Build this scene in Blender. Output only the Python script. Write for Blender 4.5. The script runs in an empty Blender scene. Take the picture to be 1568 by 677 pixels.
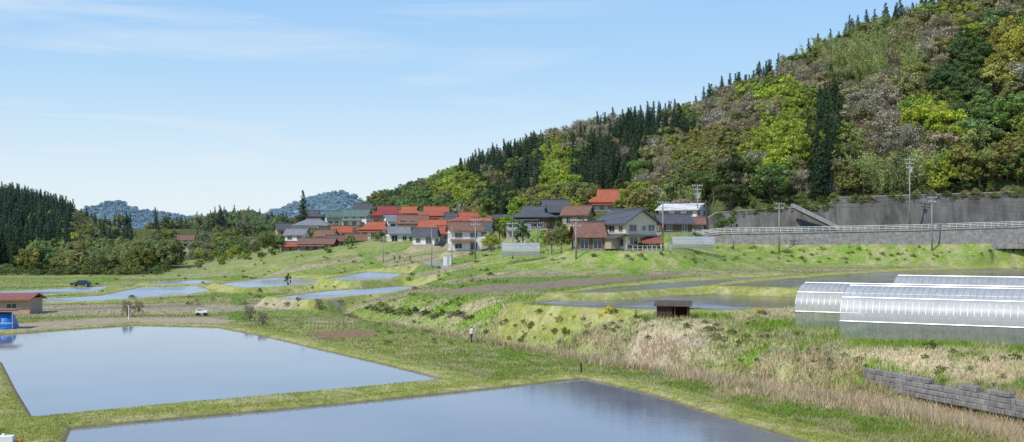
import bpy, math, random
import numpy as np
from mathutils import Vector, Matrix
rng=np.random.default_rng(7); random.seed(7)
F=1681.;CX=784.;HY=368.;ZC=10.5
scene=bpy.context.scene
LINK=scene.collection.objects.link
# ------------------------------------------------------------------ noise
def vnoise(x,y,seed=0):
    xi=np.floor(x).astype(np.int64); yi=np.floor(y).astype(np.int64)
    fx=x-xi; fy=y-yi; fx=fx*fx*(3-2*fx); fy=fy*fy*(3-2*fy)
    def h(a,b):
        n=(a*374761393+b*668265263+seed*974634777)&0xffffffff
        n=((n^(n>>13))*1274126177)&0xffffffff
        n=n^(n>>16)
        return (n&0xffff)/65535.
    return (h(xi,yi)*(1-fx)+h(xi+1,yi)*fx)*(1-fy)+(h(xi,yi+1)*(1-fx)+h(xi+1,yi+1)*fx)*fy
def fbm(x,y,seed=0,o=4):
    s=0;a=.5;t=0
    for i in range(o):
        s=s+a*vnoise(x*2**i,y*2**i,seed+i*17);t+=a;a*=.5
    return s/t
def sst(a,b,x):
    t=np.clip((x-a)/(b-a),0,1);return t*t*(3-2*t)
def W(px,py,z=0.):
    y=(ZC-z)*F/(py-HY); return ((px-CX)/F*y,y)
def XZ(px,py,y): return ((px-CX)/F*y, y, ZC-(py-HY)*y/F)
# ------------------------------------------------------------------ terrain definition
COLS=[-900,0,200,300,450,600,750,900,1050,1100,1200,1400,1568,2400]
ROWS=[
(30,[0,0,0,0,0,1,2,2,2,2,2,2,2,2]),
(75,[0,0,0,0,0,1,2,2,2,2,2,2,2,2]),
(90,[0,0,0,0,0.5,1.4,2.5,2.6,2.6,2.6,2.5,2.5,2.5,2.5]),
(107,[0,0,0,.2,.8,1.5,2.9,3.1,3.2,3.2,3.0,3.0,3.0,3.0]),
(130,[0,0,0,.3,.9,1.6,3.1,3.4,3.5,3.5,3.5,3.5,3.5,3.5]),
(150,[0,0,0,.3,.9,1.5,3.4,3.9,4.1,4.1,4.1,4.2,4.2,4.2]),
(190,[0,0,0,.2,.9,1.4,3.9,4.4,4.4,4.5,4.5,4.5,4.5,4.5]),
(200,[0,0,0,.2,.9,1.5,4.3,6.0,5.0,4.6,4.5,4.5,4.5,4.5]),
(215,[0,0,0,.2,.9,1.8,5.5,8.4,8.0,5.2,4.6,4.5,4.5,4.5]),
(238,[0,0,0,.2,.9,2.6,6.8,9,9.3,8,5.5,4.7,4.6,4.6]),
(249,[0,0,0,.3,1.0,2.9,7.7,9.5,9.6,9.5,9.5,9.5,9.8,10]),
(252,[0,0,0,.3,1.0,3.0,7.8,9.6,10.3,12,12.2,12.8,13.6,16]),
(275,[0,0,0,.5,1.4,4.6,8.6,10.4,11.2,12.2,12.6,13,13.8,16]),
(300,[0,0,0,.7,3.5,7.2,9.8,11,12,12.5,13,13.5,14,16]),
(330,[.3,.3,.3,1.2,6.2,11,11.5,13,13,13,13,14,14,16]),
(400,[2,2,2,3,10,15,16,16,16,16,16,16,16,16]),
(600,[6,6,6,7,13,18,20,20,20,20,20,20,20,20]),
(1000,[10,10,10,12,16,20,20,20,20,20,20,20,20,20]),
(7000,[16]*14)]
RY=np.array([r[0] for r in ROWS],float)
def table(px,y):
    vals=[np.interp(px,COLS,r[1]) for r in ROWS]
    out=np.full(y.shape,0.)
    for i in range(len(ROWS)-1):
        m=(y>=RY[i])&(y<RY[i+1])
        if m.any():
            t=(y[m]-RY[i])/(RY[i+1]-RY[i]); out[m]=vals[i][m]*(1-t)+vals[i+1][m]*t
    m=y<RY[0]; out[m]=vals[0][m]
    return out
STREAM=[(-100,400),(-62,270),(-34,190),(-17,147),(-6.6,128),(5.2,105),(14.0,90),(21,80),(26.2,70.5),(29.2,62.6),(34,45),(40,20)]
def sdist(x,y):
    best=np.full(x.shape,1e9);sg=np.ones(x.shape)
    for (a,b),(c,d) in zip(STREAM[:-1],STREAM[1:]):
        dx,dy=c-a,d-b;L=dx*dx+dy*dy
        t=np.clip(((x-a)*dx+(y-b)*dy)/L,0,1)
        ex=x-a-t*dx;ey=y-b-t*dy;D=np.hypot(ex,ey)
        cr=dx*(y-b)-dy*(x-a)
        m=D<best; best=np.where(m,D,best); sg=np.where(m,np.sign(cr),sg)
    return best*sg
def fU(u): return CX+F*u
MU=[-.2,-.13,-.1,-.05,0,.06,.1,.15,.178,.182,.7]
MF=[650,600,545,455,395,335,300,277,266,264,264]
MB_=[18,18,18,17,16,14,12.5,13,13.5,18,23]
MRU=[-.2,-.13,-.05,.04,.15,.24,.35,.47,.8]
MR=[780,720,620,560,480,440,420,400,380]
MPX=[480,525,545,560,620,700,760,850,930,1000,1060,1100,1180,1260,1330,1430,1568,2200]
MPY=[400,375,330,292,273,250,224,194,170,160,150,127,94,52,20,-8,-60,-260]
LPX=[-900,0,50,100,130,150,180,215,240,270]
LPY=[180,272,284,299,313,326,339,355,378,400]
DPX=[180,215,240,280,340,380,430,450,520,600,700]
DPY=[376,366,350,340,328,325,334,338,340,338,338]
FPX=[-300,60,120,160,180,215,270,330,400,430,460,510,530,548,600,700]
FPY=[300,335,325,314,311,324,331,336,330,320,306,293,295,305,330,340]
def prof(u,y,PX,PY,th,yf,yr,zb,dec=.25):
    e=(HY-np.interp(fU(u),PX,PY))/F
    zr=ZC+e*yr-th
    t=np.clip((y-yf)/(yr-yf),0,1); s=t*(1.3-.3*t)
    z=zb+(zr-zb)*s
    z=np.where(y>yr,z-(y-yr)*dec,z)
    return np.where(y>yf,z,-50),t
def hills(x,y):
    u=x/y
    z1,t1=prof(u,y,MPX,MPY,10,np.interp(u,MU,MF),np.interp(u,MRU,MR),np.interp(u,MU,MB_))
    z2,_=prof(u,y,LPX,LPY,12,410,700,2.)
    z3,_=prof(u,y,DPX,DPY,9,640,1050,8.,.15)
    z4,_=prof(u,y,FPX,FPY,9,1700,2700,10.,.1)
    return z1,z2,z3,z4,t1
PADS=[]
PADDY=[]
def polydist(x,y,P):
    n=len(P);ins=np.zeros(x.shape,bool);best=np.full(x.shape,1e9)
    for i in range(n):
        a,b=P[i];c,d=P[(i+1)%n]
        dx,dy=c-a,d-b;L=dx*dx+dy*dy+1e-9
        t=np.clip(((x-a)*dx+(y-b)*dy)/L,0,1)
        best=np.minimum(best,np.hypot(x-a-t*dx,y-b-t*dy))
        if abs(dy)>1e-9:
            c1=((b>y)!=(d>y))&(x<(c-a)*(y-b)/(d-b)+a); ins^=c1
    return np.where(ins,-best,best)
def addpaddy(name,pts,z): PADDY.append((name,[W(p,q,z) for p,q in pts],z))
addpaddy('flooded_rice_paddy',[(-160,530),(-80,516),(0,513),(100,505),(205,498),(330,501),(400,514),(480,533),(580,556),(684,582),(500,600),(250,622),(47,642),(22,600),(0,556),(-30,540)],0)
addpaddy('flooded_rice_paddy',[(105,656),(250,643),(400,630),(560,615),(700,601),(892,580),(930,588),(1000,605),(1110,640),(1240,678),(1500,760),(500,800),(60,780),(90,690)],0)
addpaddy('flooded_rice_paddy',[(60,458),(150,453),(215,440),(300,437),(326,444),(290,451),(225,456),(130,463),(70,464)],0)
addpaddy('flooded_rice_paddy',[(335,435),(420,425),(515,430),(440,439),(375,441)],1.0)
addpaddy('flooded_rice_paddy',[(420,456),(500,446),(600,438),(665,440),(580,450),(480,460)],1.3)
addpaddy('flooded_rice_paddy',[(500,427),(560,417),(620,419),(600,427),(540,431)],2.7)
addpaddy('flooded_rice_paddy',[(790,467),(860,459),(1000,454),(1130,450),(1250,447),(1335,449),(1310,456),(1246,460),(1233,472),(1120,477),(1000,476),(900,473)],3.3)
addpaddy('flooded_rice_paddy',[(1090,439),(1180,430),(1290,421),(1400,415),(1540,411),(1660,410),(1640,435),(1480,438),(1400,440),(1300,441),(1200,442)],4.2)
addpaddy('flooded_rice_paddy',[(860,451),(930,441),(1020,434),(1120,427),(1180,424),(1110,433),(1070,440),(1000,445),(930,450)],3.9)
addpaddy('flooded_rice_paddy',[(-60,449),(60,444),(170,438),(150,446),(60,452),(-40,455)],0)
addpaddy('flooded_rice_paddy',[(225,434),(300,429),(330,430),(310,434),(250,437)],.3)
def terrain(x,y,detail=True):
    x=np.asarray(x,float);y=np.asarray(y,float)
    shp=x.shape; x=x.ravel();y=y.ravel()
    u=x/np.maximum(y,1); px=fU(u)
    T=table(px,y); d=sdist(x,y)
    near=1-sst(280,330,y)
    w=sst(.6,10,d); w=1-(1-w)*near
    z=T*w
    bankn=np.exp(-((d-5)/4)**2)*(y<170)
    z=z+bankn*(fbm(x*.25,y*.25,5)-.5)*1.6
    z=z-near*(1.7*np.exp(-(d/2.0)**2))*(1-.7*sst(150,190,y))
    z=z+(fbm(x*.06,y*.06,11)-.5)*.3*sst(60,200,y)
    z1,z2,z3,z4,t1=hills(x,y)
    n=(fbm(x*.012,y*.012,3)-.5)
    z1=z1+n*16*np.clip(t1*3,0,1)*np.clip((1-t1)*4,0.2,1)
    z2=z2+n*8; z3=z3+n*10; z4=z4+(fbm(x*.004,y*.004,9)-.5)*50*(z4>12)
    z=np.maximum(z,z1); z=np.maximum(z,z2);z=np.maximum(z,z3);z=np.maximum(z,z4)
    for (cx,cy,cz,r) in PADS:
        q=np.where((np.abs(x-cx)<r*1.8)&(np.abs(y-cy)<r*1.8))[0]
        if len(q):
            D=np.hypot(x[q]-cx,y[q]-cy); k=1-sst(r,r*1.7,D); z[q]=z[q]*(1-k)+cz*k
    for (_,P,zw) in PADDY:
        A=np.array(P); 
        q=np.where((x>A[:,0].min()-12)&(x<A[:,0].max()+12)&(y>A[:,1].min()-12)&(y<A[:,1].max()+12))[0]
        if len(q):
            s=polydist(x[q],y[q],P); k=1-sst(1.0,3.5,s)
            sc=np.clip(y[q]/110,1,2.)
            zz=zw+np.interp(s/sc,[-1.0,-.08,.5],[-.3,.03,.2])
            z[q]=z[q]*(1-k)+zz*k
    return z.reshape(shp)
def tz(x,y): return float(terrain(np.array([float(x)]),np.array([float(y)]))[0])
def hit(px,py,ymax=1300):
    u=(px-CX)/F; ys=np.concatenate([np.arange(45,300,.4),np.arange(300,ymax,2.)])
    zs=terrain(u*ys,ys); r=ZC-(py-HY)*ys/F
    i=np.where(zs>=r)[0]; i=i[0] if len(i) else len(ys)-1
    return (u*ys[i],ys[i],zs[i])
# ------------------------------------------------------------------ materials
def newmat(name):
    m=bpy.data.materials.new(name);m.use_nodes=True
    return m,m.node_tree.nodes,m.node_tree.links
def pmat(name,col,rough=.75,var=.25,scale=3.,bump=.15,col2=None,metal=0.,spec=.3,stretch=(1,1,1)):
    m,N,L=newmat(name);b=N['Principled BSDF']
    b.inputs['Roughness'].default_value=rough;b.inputs['Metallic'].default_value=metal
    b.inputs['Specular IOR Level'].default_value=spec
    tc=N.new('ShaderNodeTexCoord');mp=N.new('ShaderNodeMapping');mp.inputs['Scale'].default_value=stretch
    L.new(tc.outputs['Object'],mp.inputs[0])
    n=N.new('ShaderNodeTexNoise');n.inputs['Scale'].default_value=scale;n.inputs['Detail'].default_value=8;n.inputs['Roughness'].default_value=.65
    L.new(mp.outputs[0],n.inputs['Vector'])
    r=N.new('ShaderNodeValToRGB');r.color_ramp.elements[0].position=.3;r.color_ramp.elements[1].position=.7
    c2=col2 or tuple(c*(1-var) for c in col)
    r.color_ramp.elements[0].color=(*c2,1);r.color_ramp.elements[1].color=(*[min(1,c*(1+var*.5)) for c in col],1)
    L.new(n.outputs['Fac'],r.inputs[0]);L.new(r.outputs[0],b.inputs['Base Color'])
    if bump:
        bp=N.new('ShaderNodeBump');bp.inputs['Strength'].default_value=bump;bp.inputs['Distance'].default_value=.05
        L.new(n.outputs['Fac'],bp.inputs['Height']);L.new(bp.outputs[0],b.inputs['Normal'])
    return m
def roofmat(name,col,rough=.45,var=.3):
    m=pmat(name,col,rough,var,1.2,0,spec=.4);N=m.node_tree.nodes;L=m.node_tree.links;b=N['Principled BSDF']
    tc=N.new('ShaderNodeTexCoord')
    w1=N.new('ShaderNodeTexWave');w1.bands_direction='X';w1.inputs['Scale'].default_value=1.0;L.new(tc.outputs['Object'],w1.inputs[0])
    w2=N.new('ShaderNodeTexWave');w2.bands_direction='Y';w2.wave_profile='SAW';w2.inputs['Scale'].default_value=1.1;L.new(tc.outputs['Object'],w2.inputs[0])
    a=N.new('ShaderNodeMath');a.operation='ADD';L.new(w1.outputs['Fac'],a.inputs[0]);L.new(w2.outputs['Fac'],a.inputs[1])
    bp=N.new('ShaderNodeBump');bp.inputs['Strength'].default_value=.7;bp.inputs['Distance'].default_value=.08
    L.new(a.outputs[0],bp.inputs['Height']);L.new(bp.outputs[0],b.inputs['Normal'])
    return m
M={}
M['red']=roofmat('orange_red_tile',(.42,.12,.06),.6)
M['crimson']=roofmat('crimson_tile',(.31,.055,.05),.6)
M['dkgrey']=roofmat('dark_grey_tile',(.10,.105,.115))
M['grey']=roofmat('grey_tile',(.24,.25,.26))
M['brown']=roofmat('brown_tile',(.23,.12,.08),.6)
M['green']=roofmat('green_metal_roof',(.13,.19,.16))
M['white']=roofmat('white_metal_roof',(.7,.7,.7))
M['rust']=roofmat('rusty_tin',(.30,.11,.07))
M['cream']=pmat('cream_plaster',(.66,.59,.46),.85,.1,1.5)
M['whitew']=pmat('white_plaster',(.74,.73,.69),.85,.15,1.5)
M['wood']=pmat('weathered_wood',(.16,.105,.065),.85,.4,3,stretch=(4,4,.5))
M['tan']=pmat('tan_wall',(.45,.37,.28),.85,.2,2)
M['pink']=pmat('pinkish_wall',(.5,.34,.27),.85,.2,2)
M['conc']=pmat('concrete',(.36,.35,.33),.9,.3,1.2)
M['dkconc']=pmat('stained_concrete',(.15,.145,.13),.9,.7,.3,stretch=(1,1,.3))
M['frame']=pmat('window_frame',(.5,.5,.5),.4,.1)
M['glass']=pmat('window_glass',(.03,.04,.05),.08,.3,2,0,spec=.8)
M['metal']=pmat('galvanised_metal',(.5,.52,.54),.4,.15,4,metal=.6)
M['whitep']=pmat('white_paint',(.8,.8,.78),.5,.08,4)
M['asphalt']=pmat('asphalt',(.07,.07,.072),.9,.25,2)
M['stone']=pmat('wall_stone',(.27,.26,.24),.9,.5,1.2,.5)
M['black']=pmat('black_rubber',(.02,.02,.02),.7,.2)
M['blue']=pmat('blue_tarpaulin',(.02,.2,.62),.35,.35,2,.6,spec=.5)
M['poleconc']=pmat('pole_concrete',(.3,.29,.27),.85,.15,2)
M['skin']=pmat('skin',(.5,.32,.23),.6,.05,8)
# ------------------------------------------------------------------ mesh helper
class MB:
    def __init__(s): s.v=[];s.f=[]
    def add(s,v,f):
        o=len(s.v);s.v+= [tuple(p) for p in v];s.f+=[tuple(i+o for i in q) for q in f];return s
    def box(s,c,d,rz=0,M4=None):
        hx,hy,hz=d[0]/2,d[1]/2,d[2]/2;ca,sa=math.cos(rz),math.sin(rz);v=[]
        for z in(-hz,hz):
            for x,y in((-hx,-hy),(hx,-hy),(hx,hy),(-hx,hy)):
                v.append((c[0]+x*ca-y*sa,c[1]+x*sa+y*ca,c[2]+z))
        return s.add(v,[(3,2,1,0),(4,5,6,7),(0,1,5,4),(1,2,6,5),(2,3,7,6),(3,0,4,7)])
    def tube(s,p0,p1,r0,r1=None,n=8,cap=True):
        r1=r0 if r1 is None else r1;p0=Vector(p0);p1=Vector(p1);d=(p1-p0)
        if d.length<1e-6:return s
        d.normalize();a=d.orthogonal().normalized();b=d.cross(a);v=[]
        for p,r in((p0,r0),(p1,r1)):
            for i in range(n):
                t=2*math.pi*i/n;v.append(p+a*(r*math.cos(t))+b*(r*math.sin(t)))
        f=[(i,(i+1)%n,n+(i+1)%n,n+i) for i in range(n)]
        if cap:f+=[tuple(range(n-1,-1,-1)),tuple(range(n,2*n))]
        return s.add(v,f)
    def prism(s,prof,x0,x1,axis='x'):
        n=len(prof);v=[(x0,a,b) for a,b in prof]+[(x1,a,b) for a,b in prof]
        if axis=='y': v=[(p[1],p[0],p[2]) for p in v]
        f=[(i,(i+1)%n,n+(i+1)%n,n+i) for i in range(n)]+[tuple(range(n-1,-1,-1)),tuple(range(n,2*n))]
        return s.add(v,f)
    def obj(s,name,mat,parent=None,smooth=False,loc=None,bevel=0):
        me=bpy.data.meshes.new(name);me.from_pydata([tuple(p) for p in s.v],[],s.f);me.update()
        import bmesh
        bm=bmesh.new();bm.from_mesh(me);bmesh.ops.recalc_face_normals(bm,faces=bm.faces);bm.to_mesh(me);bm.free()
        if isinstance(mat,str):mat=M[mat]
        me.materials.append(mat)
        if smooth:
            for p in me.polygons:p.use_smooth=True
        o=bpy.data.objects.new(name,me);LINK(o)
        if parent:o.parent=parent
        if loc:o.location=loc
        if bevel:
            b=o.modifiers.new('b','BEVEL');b.width=bevel;b.segments=2
        return o
def empty(name,loc,yaw=0):
    o=bpy.data.objects.new(name,None);LINK(o);o.location=loc;o.rotation_euler=(0,0,math.radians(yaw));o.empty_display_size=.5;return o
# ------------------------------------------------------------------ houses
HOUSES=[ # name,px,pybase,y,w,d,eave,roof_h,yaw,wall,roof,type,storeys
('farmhouse_white_walls',281,379,600,11,8,4.2,2.4,12,'whitew','brown','gable',2),
('grey_roof_house',437,362,430,7,6,2.8,2,20,'tan','dkgrey','gable',1),
('long_grey_roof_house',480,357,425,13,8,3.0,2.4,-8,'tan','grey','hip',1),
('dark_roof_house',476,346,470,11,8,4,2.4,5,'wood','dkgrey','irimoya',1),
('green_roof_house',514,347,455,8,7,4,2.2,15,'whitew','green','gable',2),
('green_roof_house',547,348,430,10,7,4.4,2.2,-12,'whitew','green','gable',2),
('grey_roof_house',556,332,480,7,6,3.6,2,10,'tan','dkgrey','gable',1),
('crimson_roof_house',593,346,405,11,8,3.9,3.2,8,'tan','crimson','irimoya',1),
('red_tile_farmhouse',628,340,430,9,7,3.4,2.4,-10,'wood','red','irimoya',1),
('red_tile_farmhouse',668,344,385,13,8,3.1,3.0,6,'tan','red','irimoya',1),
('red_tile_farmhouse',527,367,372,8,6.5,2.6,1.8,12,'whitew','red','gable',1),
('red_tile_house',577,366,360,9.4,7,3.2,2.2,-10,'whitew','red','irimoya',1),
('brown_roof_house',632,359,345,9,7,3.6,2.2,4,'whitew','brown','gable',2),
('red_tile_house',667,362,330,8.5,6.5,2.6,2,-14,'tan','red','gable',1),
('red_tile_farmhouse',717,352,340,9,7,2.8,2.4,12,'tan','red','irimoya',1),
('dark_roof_house',692,352,355,7,6,3.2,2,12,'wood','dkgrey','irimoya',1),
('white_two_storey_house',711,385,268,7.4,6.5,5.2,1.7,10,'whitew','brown','gable',2),
('red_tile_house',748,356,322,8,6,2.4,1.7,-20,'wood','red','gable',1),
('orange_roof_shed',445,386,350,5.5,4,2,1,10,'wood','red','gable',1),
('brown_roof_house',487,384,345,11,6,2.3,1.4,-6,'wood','brown','gable',1),
('white_wall_shed',516,380,350,6,5,2.4,1.4,20,'whitew','brown','gable',1),
('grey_roof_house',772,352,330,6,6,2.8,1.5,10,'whitew','dkgrey','gable',1),
('dark_tile_farmhouse',818,352,290,9,8,3.4,2.6,-16,'wood','dkgrey','irimoya',1),
('dark_tile_farmhouse',850,345,312,12,8,3.6,3.4,12,'wood','dkgrey','irimoya',1),
('red_tile_farmhouse',937,324,335,13.5,9,2.8,3.6,-10,'whitew','red','irimoya',1),
('brown_roof_outbuilding',900,384,214,5.2,6,3.0,2.4,8,'wood','brown','gable',1),
('dark_tile_farmhouse',1030,358,246,7,6,2.4,1.7,10,'wood','dkgrey','gable',1),
('brown_farmhouse',1058,356,254,5.5,5,2.0,1.2,-5,'tan','brown','gable',1),
('brown_roof_house',885,345,300,7,6,3,2,-20,'tan','brown','gable',1),
('grey_roof_house',605,352,380,7,6,3,2,25,'whitew','grey','gable',1),
('red_tile_house',500,372,362,6,5,2.4,1.6,-15,'whitew','brown','gable',1),
('red_tile_house',545,378,345,6,5,2.2,1.5,10,'wood','brown','gable',1),
('red_tile_house',690,371,305,6.5,5,2.6,1.7,15,'tan','red','gable',1),
('white_wall_house',652,376,300,6,5,2.8,1.7,-10,'whitew','dkgrey','gable',1),
('grey_roof_house',455,370,385,7,5,2.6,1.6,-10,'whitew','grey','gable',1),
('white_wall_house',610,372,330,6,5,3.0,1.6,14,'whitew','grey','gable',1),
('white_wall_house',735,367,290,6,5,2.8,1.6,-12,'whitew','dkgrey','gable',1),
('white_wall_house',793,366,262,5,4,2.2,1.2,8,'tan','grey','gable',1),
('grey_roof_shed',996,384,212,3.0,3,1.7,.8,8,'wood','rust','gable',1),
]
MAIN=(960,384,215); WHITE=(1046,352,268)
for h in HOUSES:
    X,Y,Z=XZ(h[1],h[2],h[3]); PADS.append((X,Y,Z,max(h[4],h[5])*.62))
X,Y,Z=XZ(*MAIN);PADS.append((X,Y,Z,9)); X,Y,Z=XZ(*WHITE);PADS.append((X,Y,Z,8))
HP=list(PADS)
PADS.append((34,90,2.5,9));PADS.append((29,99,2.8,7));PADS.append((40,95,2.8,10));PADS.append((50,100,3.2,9))
hx,hy=(1031-CX)/F*103,103; PADS.append((hx,hy,ZC-(487-HY)*103/F,2.6))
def clear(x,y,dep=16,wd=1.):
    k=np.ones(len(x),bool)
    for (cx,cy,cz,rr) in HP: k&=~((np.hypot(x-cx,y-cy)<rr*1.1)|((np.abs(x/y-cx/cy)<rr*wd/cy)&(y<cy)&(y>cy-dep)))
    return k
def gable_roof(b,w,d,ze,zr,ox=.6,oy=.7,th=.22,cx=0,cy=0):
    sl=(zr-ze)/(d/2); D=d/2+oy; z0=ze-sl*oy
    pr=[(cy-D,z0),(cy,zr),(cy+D,z0),(cy+D,z0+th),(cy,zr+th*1.2),(cy-D,z0+th)]
    b.prism(pr,cx-w/2-ox,cx+w/2+ox)
def hip_roof(b,w,d,ze,zr,o=.8,th=.22,trunc=None):
    a,c=w/2+o,d/2+o
    if trunc is None:
        r=max(.3,(w-d)/2+.2); top=[(-r,-.02,zr),(r,-.02,zr),(r,.02,zr),(-r,.02,zr)]
    else:
        r,q=trunc;top=[(-r,-q,zr),(r,-q,zr),(r,q,zr),(-r,q,zr)]
    v=[(-a,-c,ze-th),(a,-c,ze-th),(a,c,ze-th),(-a,c,ze-th),(-a,-c,ze),(a,-c,ze),(a,c,ze),(-a,c,ze)]+top
    b.add(v,[(3,2,1,0),(0,1,5,4),(1,2,6,5),(2,3,7,6),(3,0,4,7),(4,5,9,8),(5,6,10,9),(6,7,11,10),(7,4,8,11),(8,9,10,11)])
def windows(fr,gl,face,c,w,h,wd,dd,n=2):
    def put(b,along,z,sx,sz,t,off):
        if face=='f': b.box((along,-dd/2-off,z),(sx,t,sz))
        if face=='b': b.box((along,dd/2+off,z),(sx,t,sz))
        if face=='r': b.box((wd/2+off,along,z),(t,sx,sz))
        if face=='l': b.box((-wd/2-off,along,z),(t,sx,sz))
    put(gl,c[0],c[1],w-.04,h-.04,.04,.012)
    put(fr,c[0],c[1]+h/2+.04,w+.16,.08,.1,.04);put(fr,c[0],c[1]-h/2-.04,w+.2,.08,.12,.05)
    for k in range(n+1): put(fr,c[0]-w/2+w*k/n,c[1],.07,h,.08,.035)
def house(h):
    name,px,pb,y0,w,d,ev,rh,yaw,wall,roof,typ,st=h
    X,Y,Z=XZ(px,pb,y0); R=empty(name,(X,Y,Z),yaw)
    MB().box((0,0,-1.0),(w+.3,d+.3,2.6)).obj('foundation','conc',R)
    b=MB()
    if typ=='gable': b.prism([(-d/2,.3),(d/2,.3),(d/2,ev),(0,ev+rh-.05),(-d/2,ev)],-w/2,w/2)
    else: b.box((0,0,(ev+.3)/2),(w,d,ev-.3))
    b.obj('walls',wall,R)
    r=MB()
    if typ=='gable': gable_roof(r,w,d,ev,ev+rh)
    elif typ=='hip': hip_roof(r,w,d,ev,ev+rh)
    else:
        hip_roof(r,w,d,ev,ev+rh*.5,1.0,.22,(w*.34,d*.27))
        gable_roof(r,w*.62,d*.5,ev+rh*.5,ev+rh,.35,.25,.2)
        MB().prism([(-d*.22,ev+rh*.45),(d*.22,ev+rh*.45),(0,ev+rh*.94)],-w*.3,w*.3).obj('gable_wall','whitew',R)
    r.obj('roof',roof,R)
    L=w/2+.55 if typ=='gable' else (w*.31+.35 if typ=='irimoya' else max(.3,(w-d)/2+.3))
    rc=MB().box((0,0,ev+rh+.33),(2*L,.3,.26))
    for s in(-1,1): rc.box((s*L,0,ev+rh+.42),(.18,.36,.5))
    rc.obj('ridge_cap','dkgrey' if random.random()<.4 else roof,R)
    fr,gl=MB(),MB()
    for k in range(st):
        hz=1.35+k*2.6 if st>1 else min(1.4,ev*.5)
        nn=max(1,int(w/2.6))
        for i in range(nn):
            ww=random.choice([1.2,1.7,1.7]); hh=1.1 if k or random.random()<.5 else min(1.7,ev*.6)
            windows(fr,gl,'f',(-w/2+w*(i+.5)/nn,hz+(0 if hh<1.2 else -.05)),ww,hh if ev>2.1 else .8,w,d)
        for i in range(max(1,int(d/3.2))):
            windows(fr,gl,'r',(-d/2+d*(i+.5)/max(1,int(d/3.2)),hz),1.3,.9,w,d)
            windows(fr,gl,'l',(-d/2+d*(i+.5)/max(1,int(d/3.2)),hz),1.3,.9,w,d)
    fr.obj('window_frames','frame',R);gl.obj('windows','glass',R)
    if st>1 or w>8.9:
        p=MB();p.prism([(-d/2-1.3,min(2.35,ev-.9)),(-d/2-.0,min(2.85,ev-.4)),(-d/2-.0,min(2.98,ev-.27)),(-d/2-1.3,min(2.47,ev-.78))],-w/2-.2,w/2*.6);p.obj('porch_roof',roof,R)
    return R
for h in HOUSES: house(h)
def main_house():
    X,Y,Z=XZ(*MAIN);R=empty('cream_two_storey_house',(X,Y,Z),-58)
    w,d,ev,rh=9.0,7.6,5.5,2.3
    MB().box((0,0,-.9),(w+.2,d+.2,2.6)).obj('foundation','conc',R)
    MB().prism([(-d/2,.4),(d/2,.4),(d/2,ev),(0,ev+rh-.05),(-d/2,ev)],-w/2,w/2).obj('walls','cream',R)
    MB().box((w/2+.0,0,2.95),(.06,d+.04,.18)).box((0,-d/2,2.95),(w,.06,.18)).obj('trim_band','wood',R)
    MB().box((w/2+.01,-.3,1.0),(.06,d-1.5,1.0)).obj('wall_cladding','wood',R)
    r=MB();gable_roof(r,w,d,ev,ev+rh,.8,.8,.24);r.obj('roof','dkgrey',R)
    MB().box((0,0,ev+rh+.36),(w+1.5,.32,.28)).obj('ridge_cap','dkgrey',R)
    fr,gl=MB(),MB()
    for a,z,ww,hh in[(-2.1,4.4,1.7,1.2),(.6,4.4,.8,.8),(2.4,4.4,1.5,1.2),(-2.0,1.9,2.0,1.3),(2.2,1.8,1.7,1.5),(.3,2.1,.6,.6)]: windows(fr,gl,'r',(a,z),ww,hh,w+.06,d)
    for a,z,ww,hh in[(-2.8,4.3,1.7,1.1),(.2,4.3,1.7,1.1),(3,4.3,1.2,1.0),(3,1.6,1.7,1.3),(-3,1.5,1.7,1.8)]: windows(fr,gl,'f',(a,z),ww,hh,w,d)
    fr.obj('window_frames','frame',R);gl.obj('windows','glass',R)
    b=MB();b.prism([(-d/2-2.6,2.3),(-d/2,3.2),(-d/2,3.35),(-d/2-2.6,2.45)],-w/2,w/2+.3);b.obj('lower_roof','dkgrey',R)
    MB().box((-.6,-d/2-1.05,1.35),(w-2.5,2.1,1.9)).obj('ground_floor_wing','tan',R)
    b=MB();b.prism([(w/2+.02,3.1),(w/2+1.0,2.8),(w/2+1.0,2.9),(w/2+.02,3.2)],-3.6,3.6,'y');b.obj('awning','dkgrey',R)
    b=MB();b.box((w/2+.06,d/2-.9,1.3),(.1,.9,1.9));b.obj('door','wood',R)
    b=MB()
    for z in(-.3+.7,1.0):b.box((w/2+3.2,0,z),(.08,d+2,.06))
    for i in range(9):b.box((w/2+3.2,-d/2-.8+i*1.15,.5),(.08,.08,1.1))
    b.obj('front_fence','whitep',R)
main_house()
def white_house():
    X,Y,Z=XZ(*WHITE);R=empty('white_warehouse',(X,Y,Z),-28)
    w,d,ev,rh=9.5,8,4.9,1.3
    MB().box((0,0,-1),(w+.2,d+.2,2.8)).obj('foundation','conc',R)
    MB().prism([(-d/2,.4),(d/2,.4),(d/2,ev),(0,ev+rh-.05),(-d/2,ev)],-w/2,w/2).obj('walls','whitew',R)
    r=MB();gable_roof(r,w,d,ev,ev+rh,.7,.8,.2);r.obj('roof','white',R)
    fr,gl=MB(),MB()
    for a in(-2.2,1.8):
        windows(fr,gl,'r',(a,4.1),1.5,1.1,w,d);windows(fr,gl,'r',(a,1.6),1.5,1.1,w,d)
    for a in(-3,0,3):
        windows(fr,gl,'f',(a,3.9),1.5,1.,w,d);windows(fr,gl,'f',(a,1.6),1.5,1.1,w,d)
    fr.obj('window_frames','frame',R);gl.obj('windows','glass',R)
    b=MB();b.prism([(-d/2-1.3,2.5),(-d/2,2.95),(-d/2,3.07),(-d/2-1.3,2.62)],-w/2,w/2);b.obj('lower_roof','brown',R)
white_house()
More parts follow.
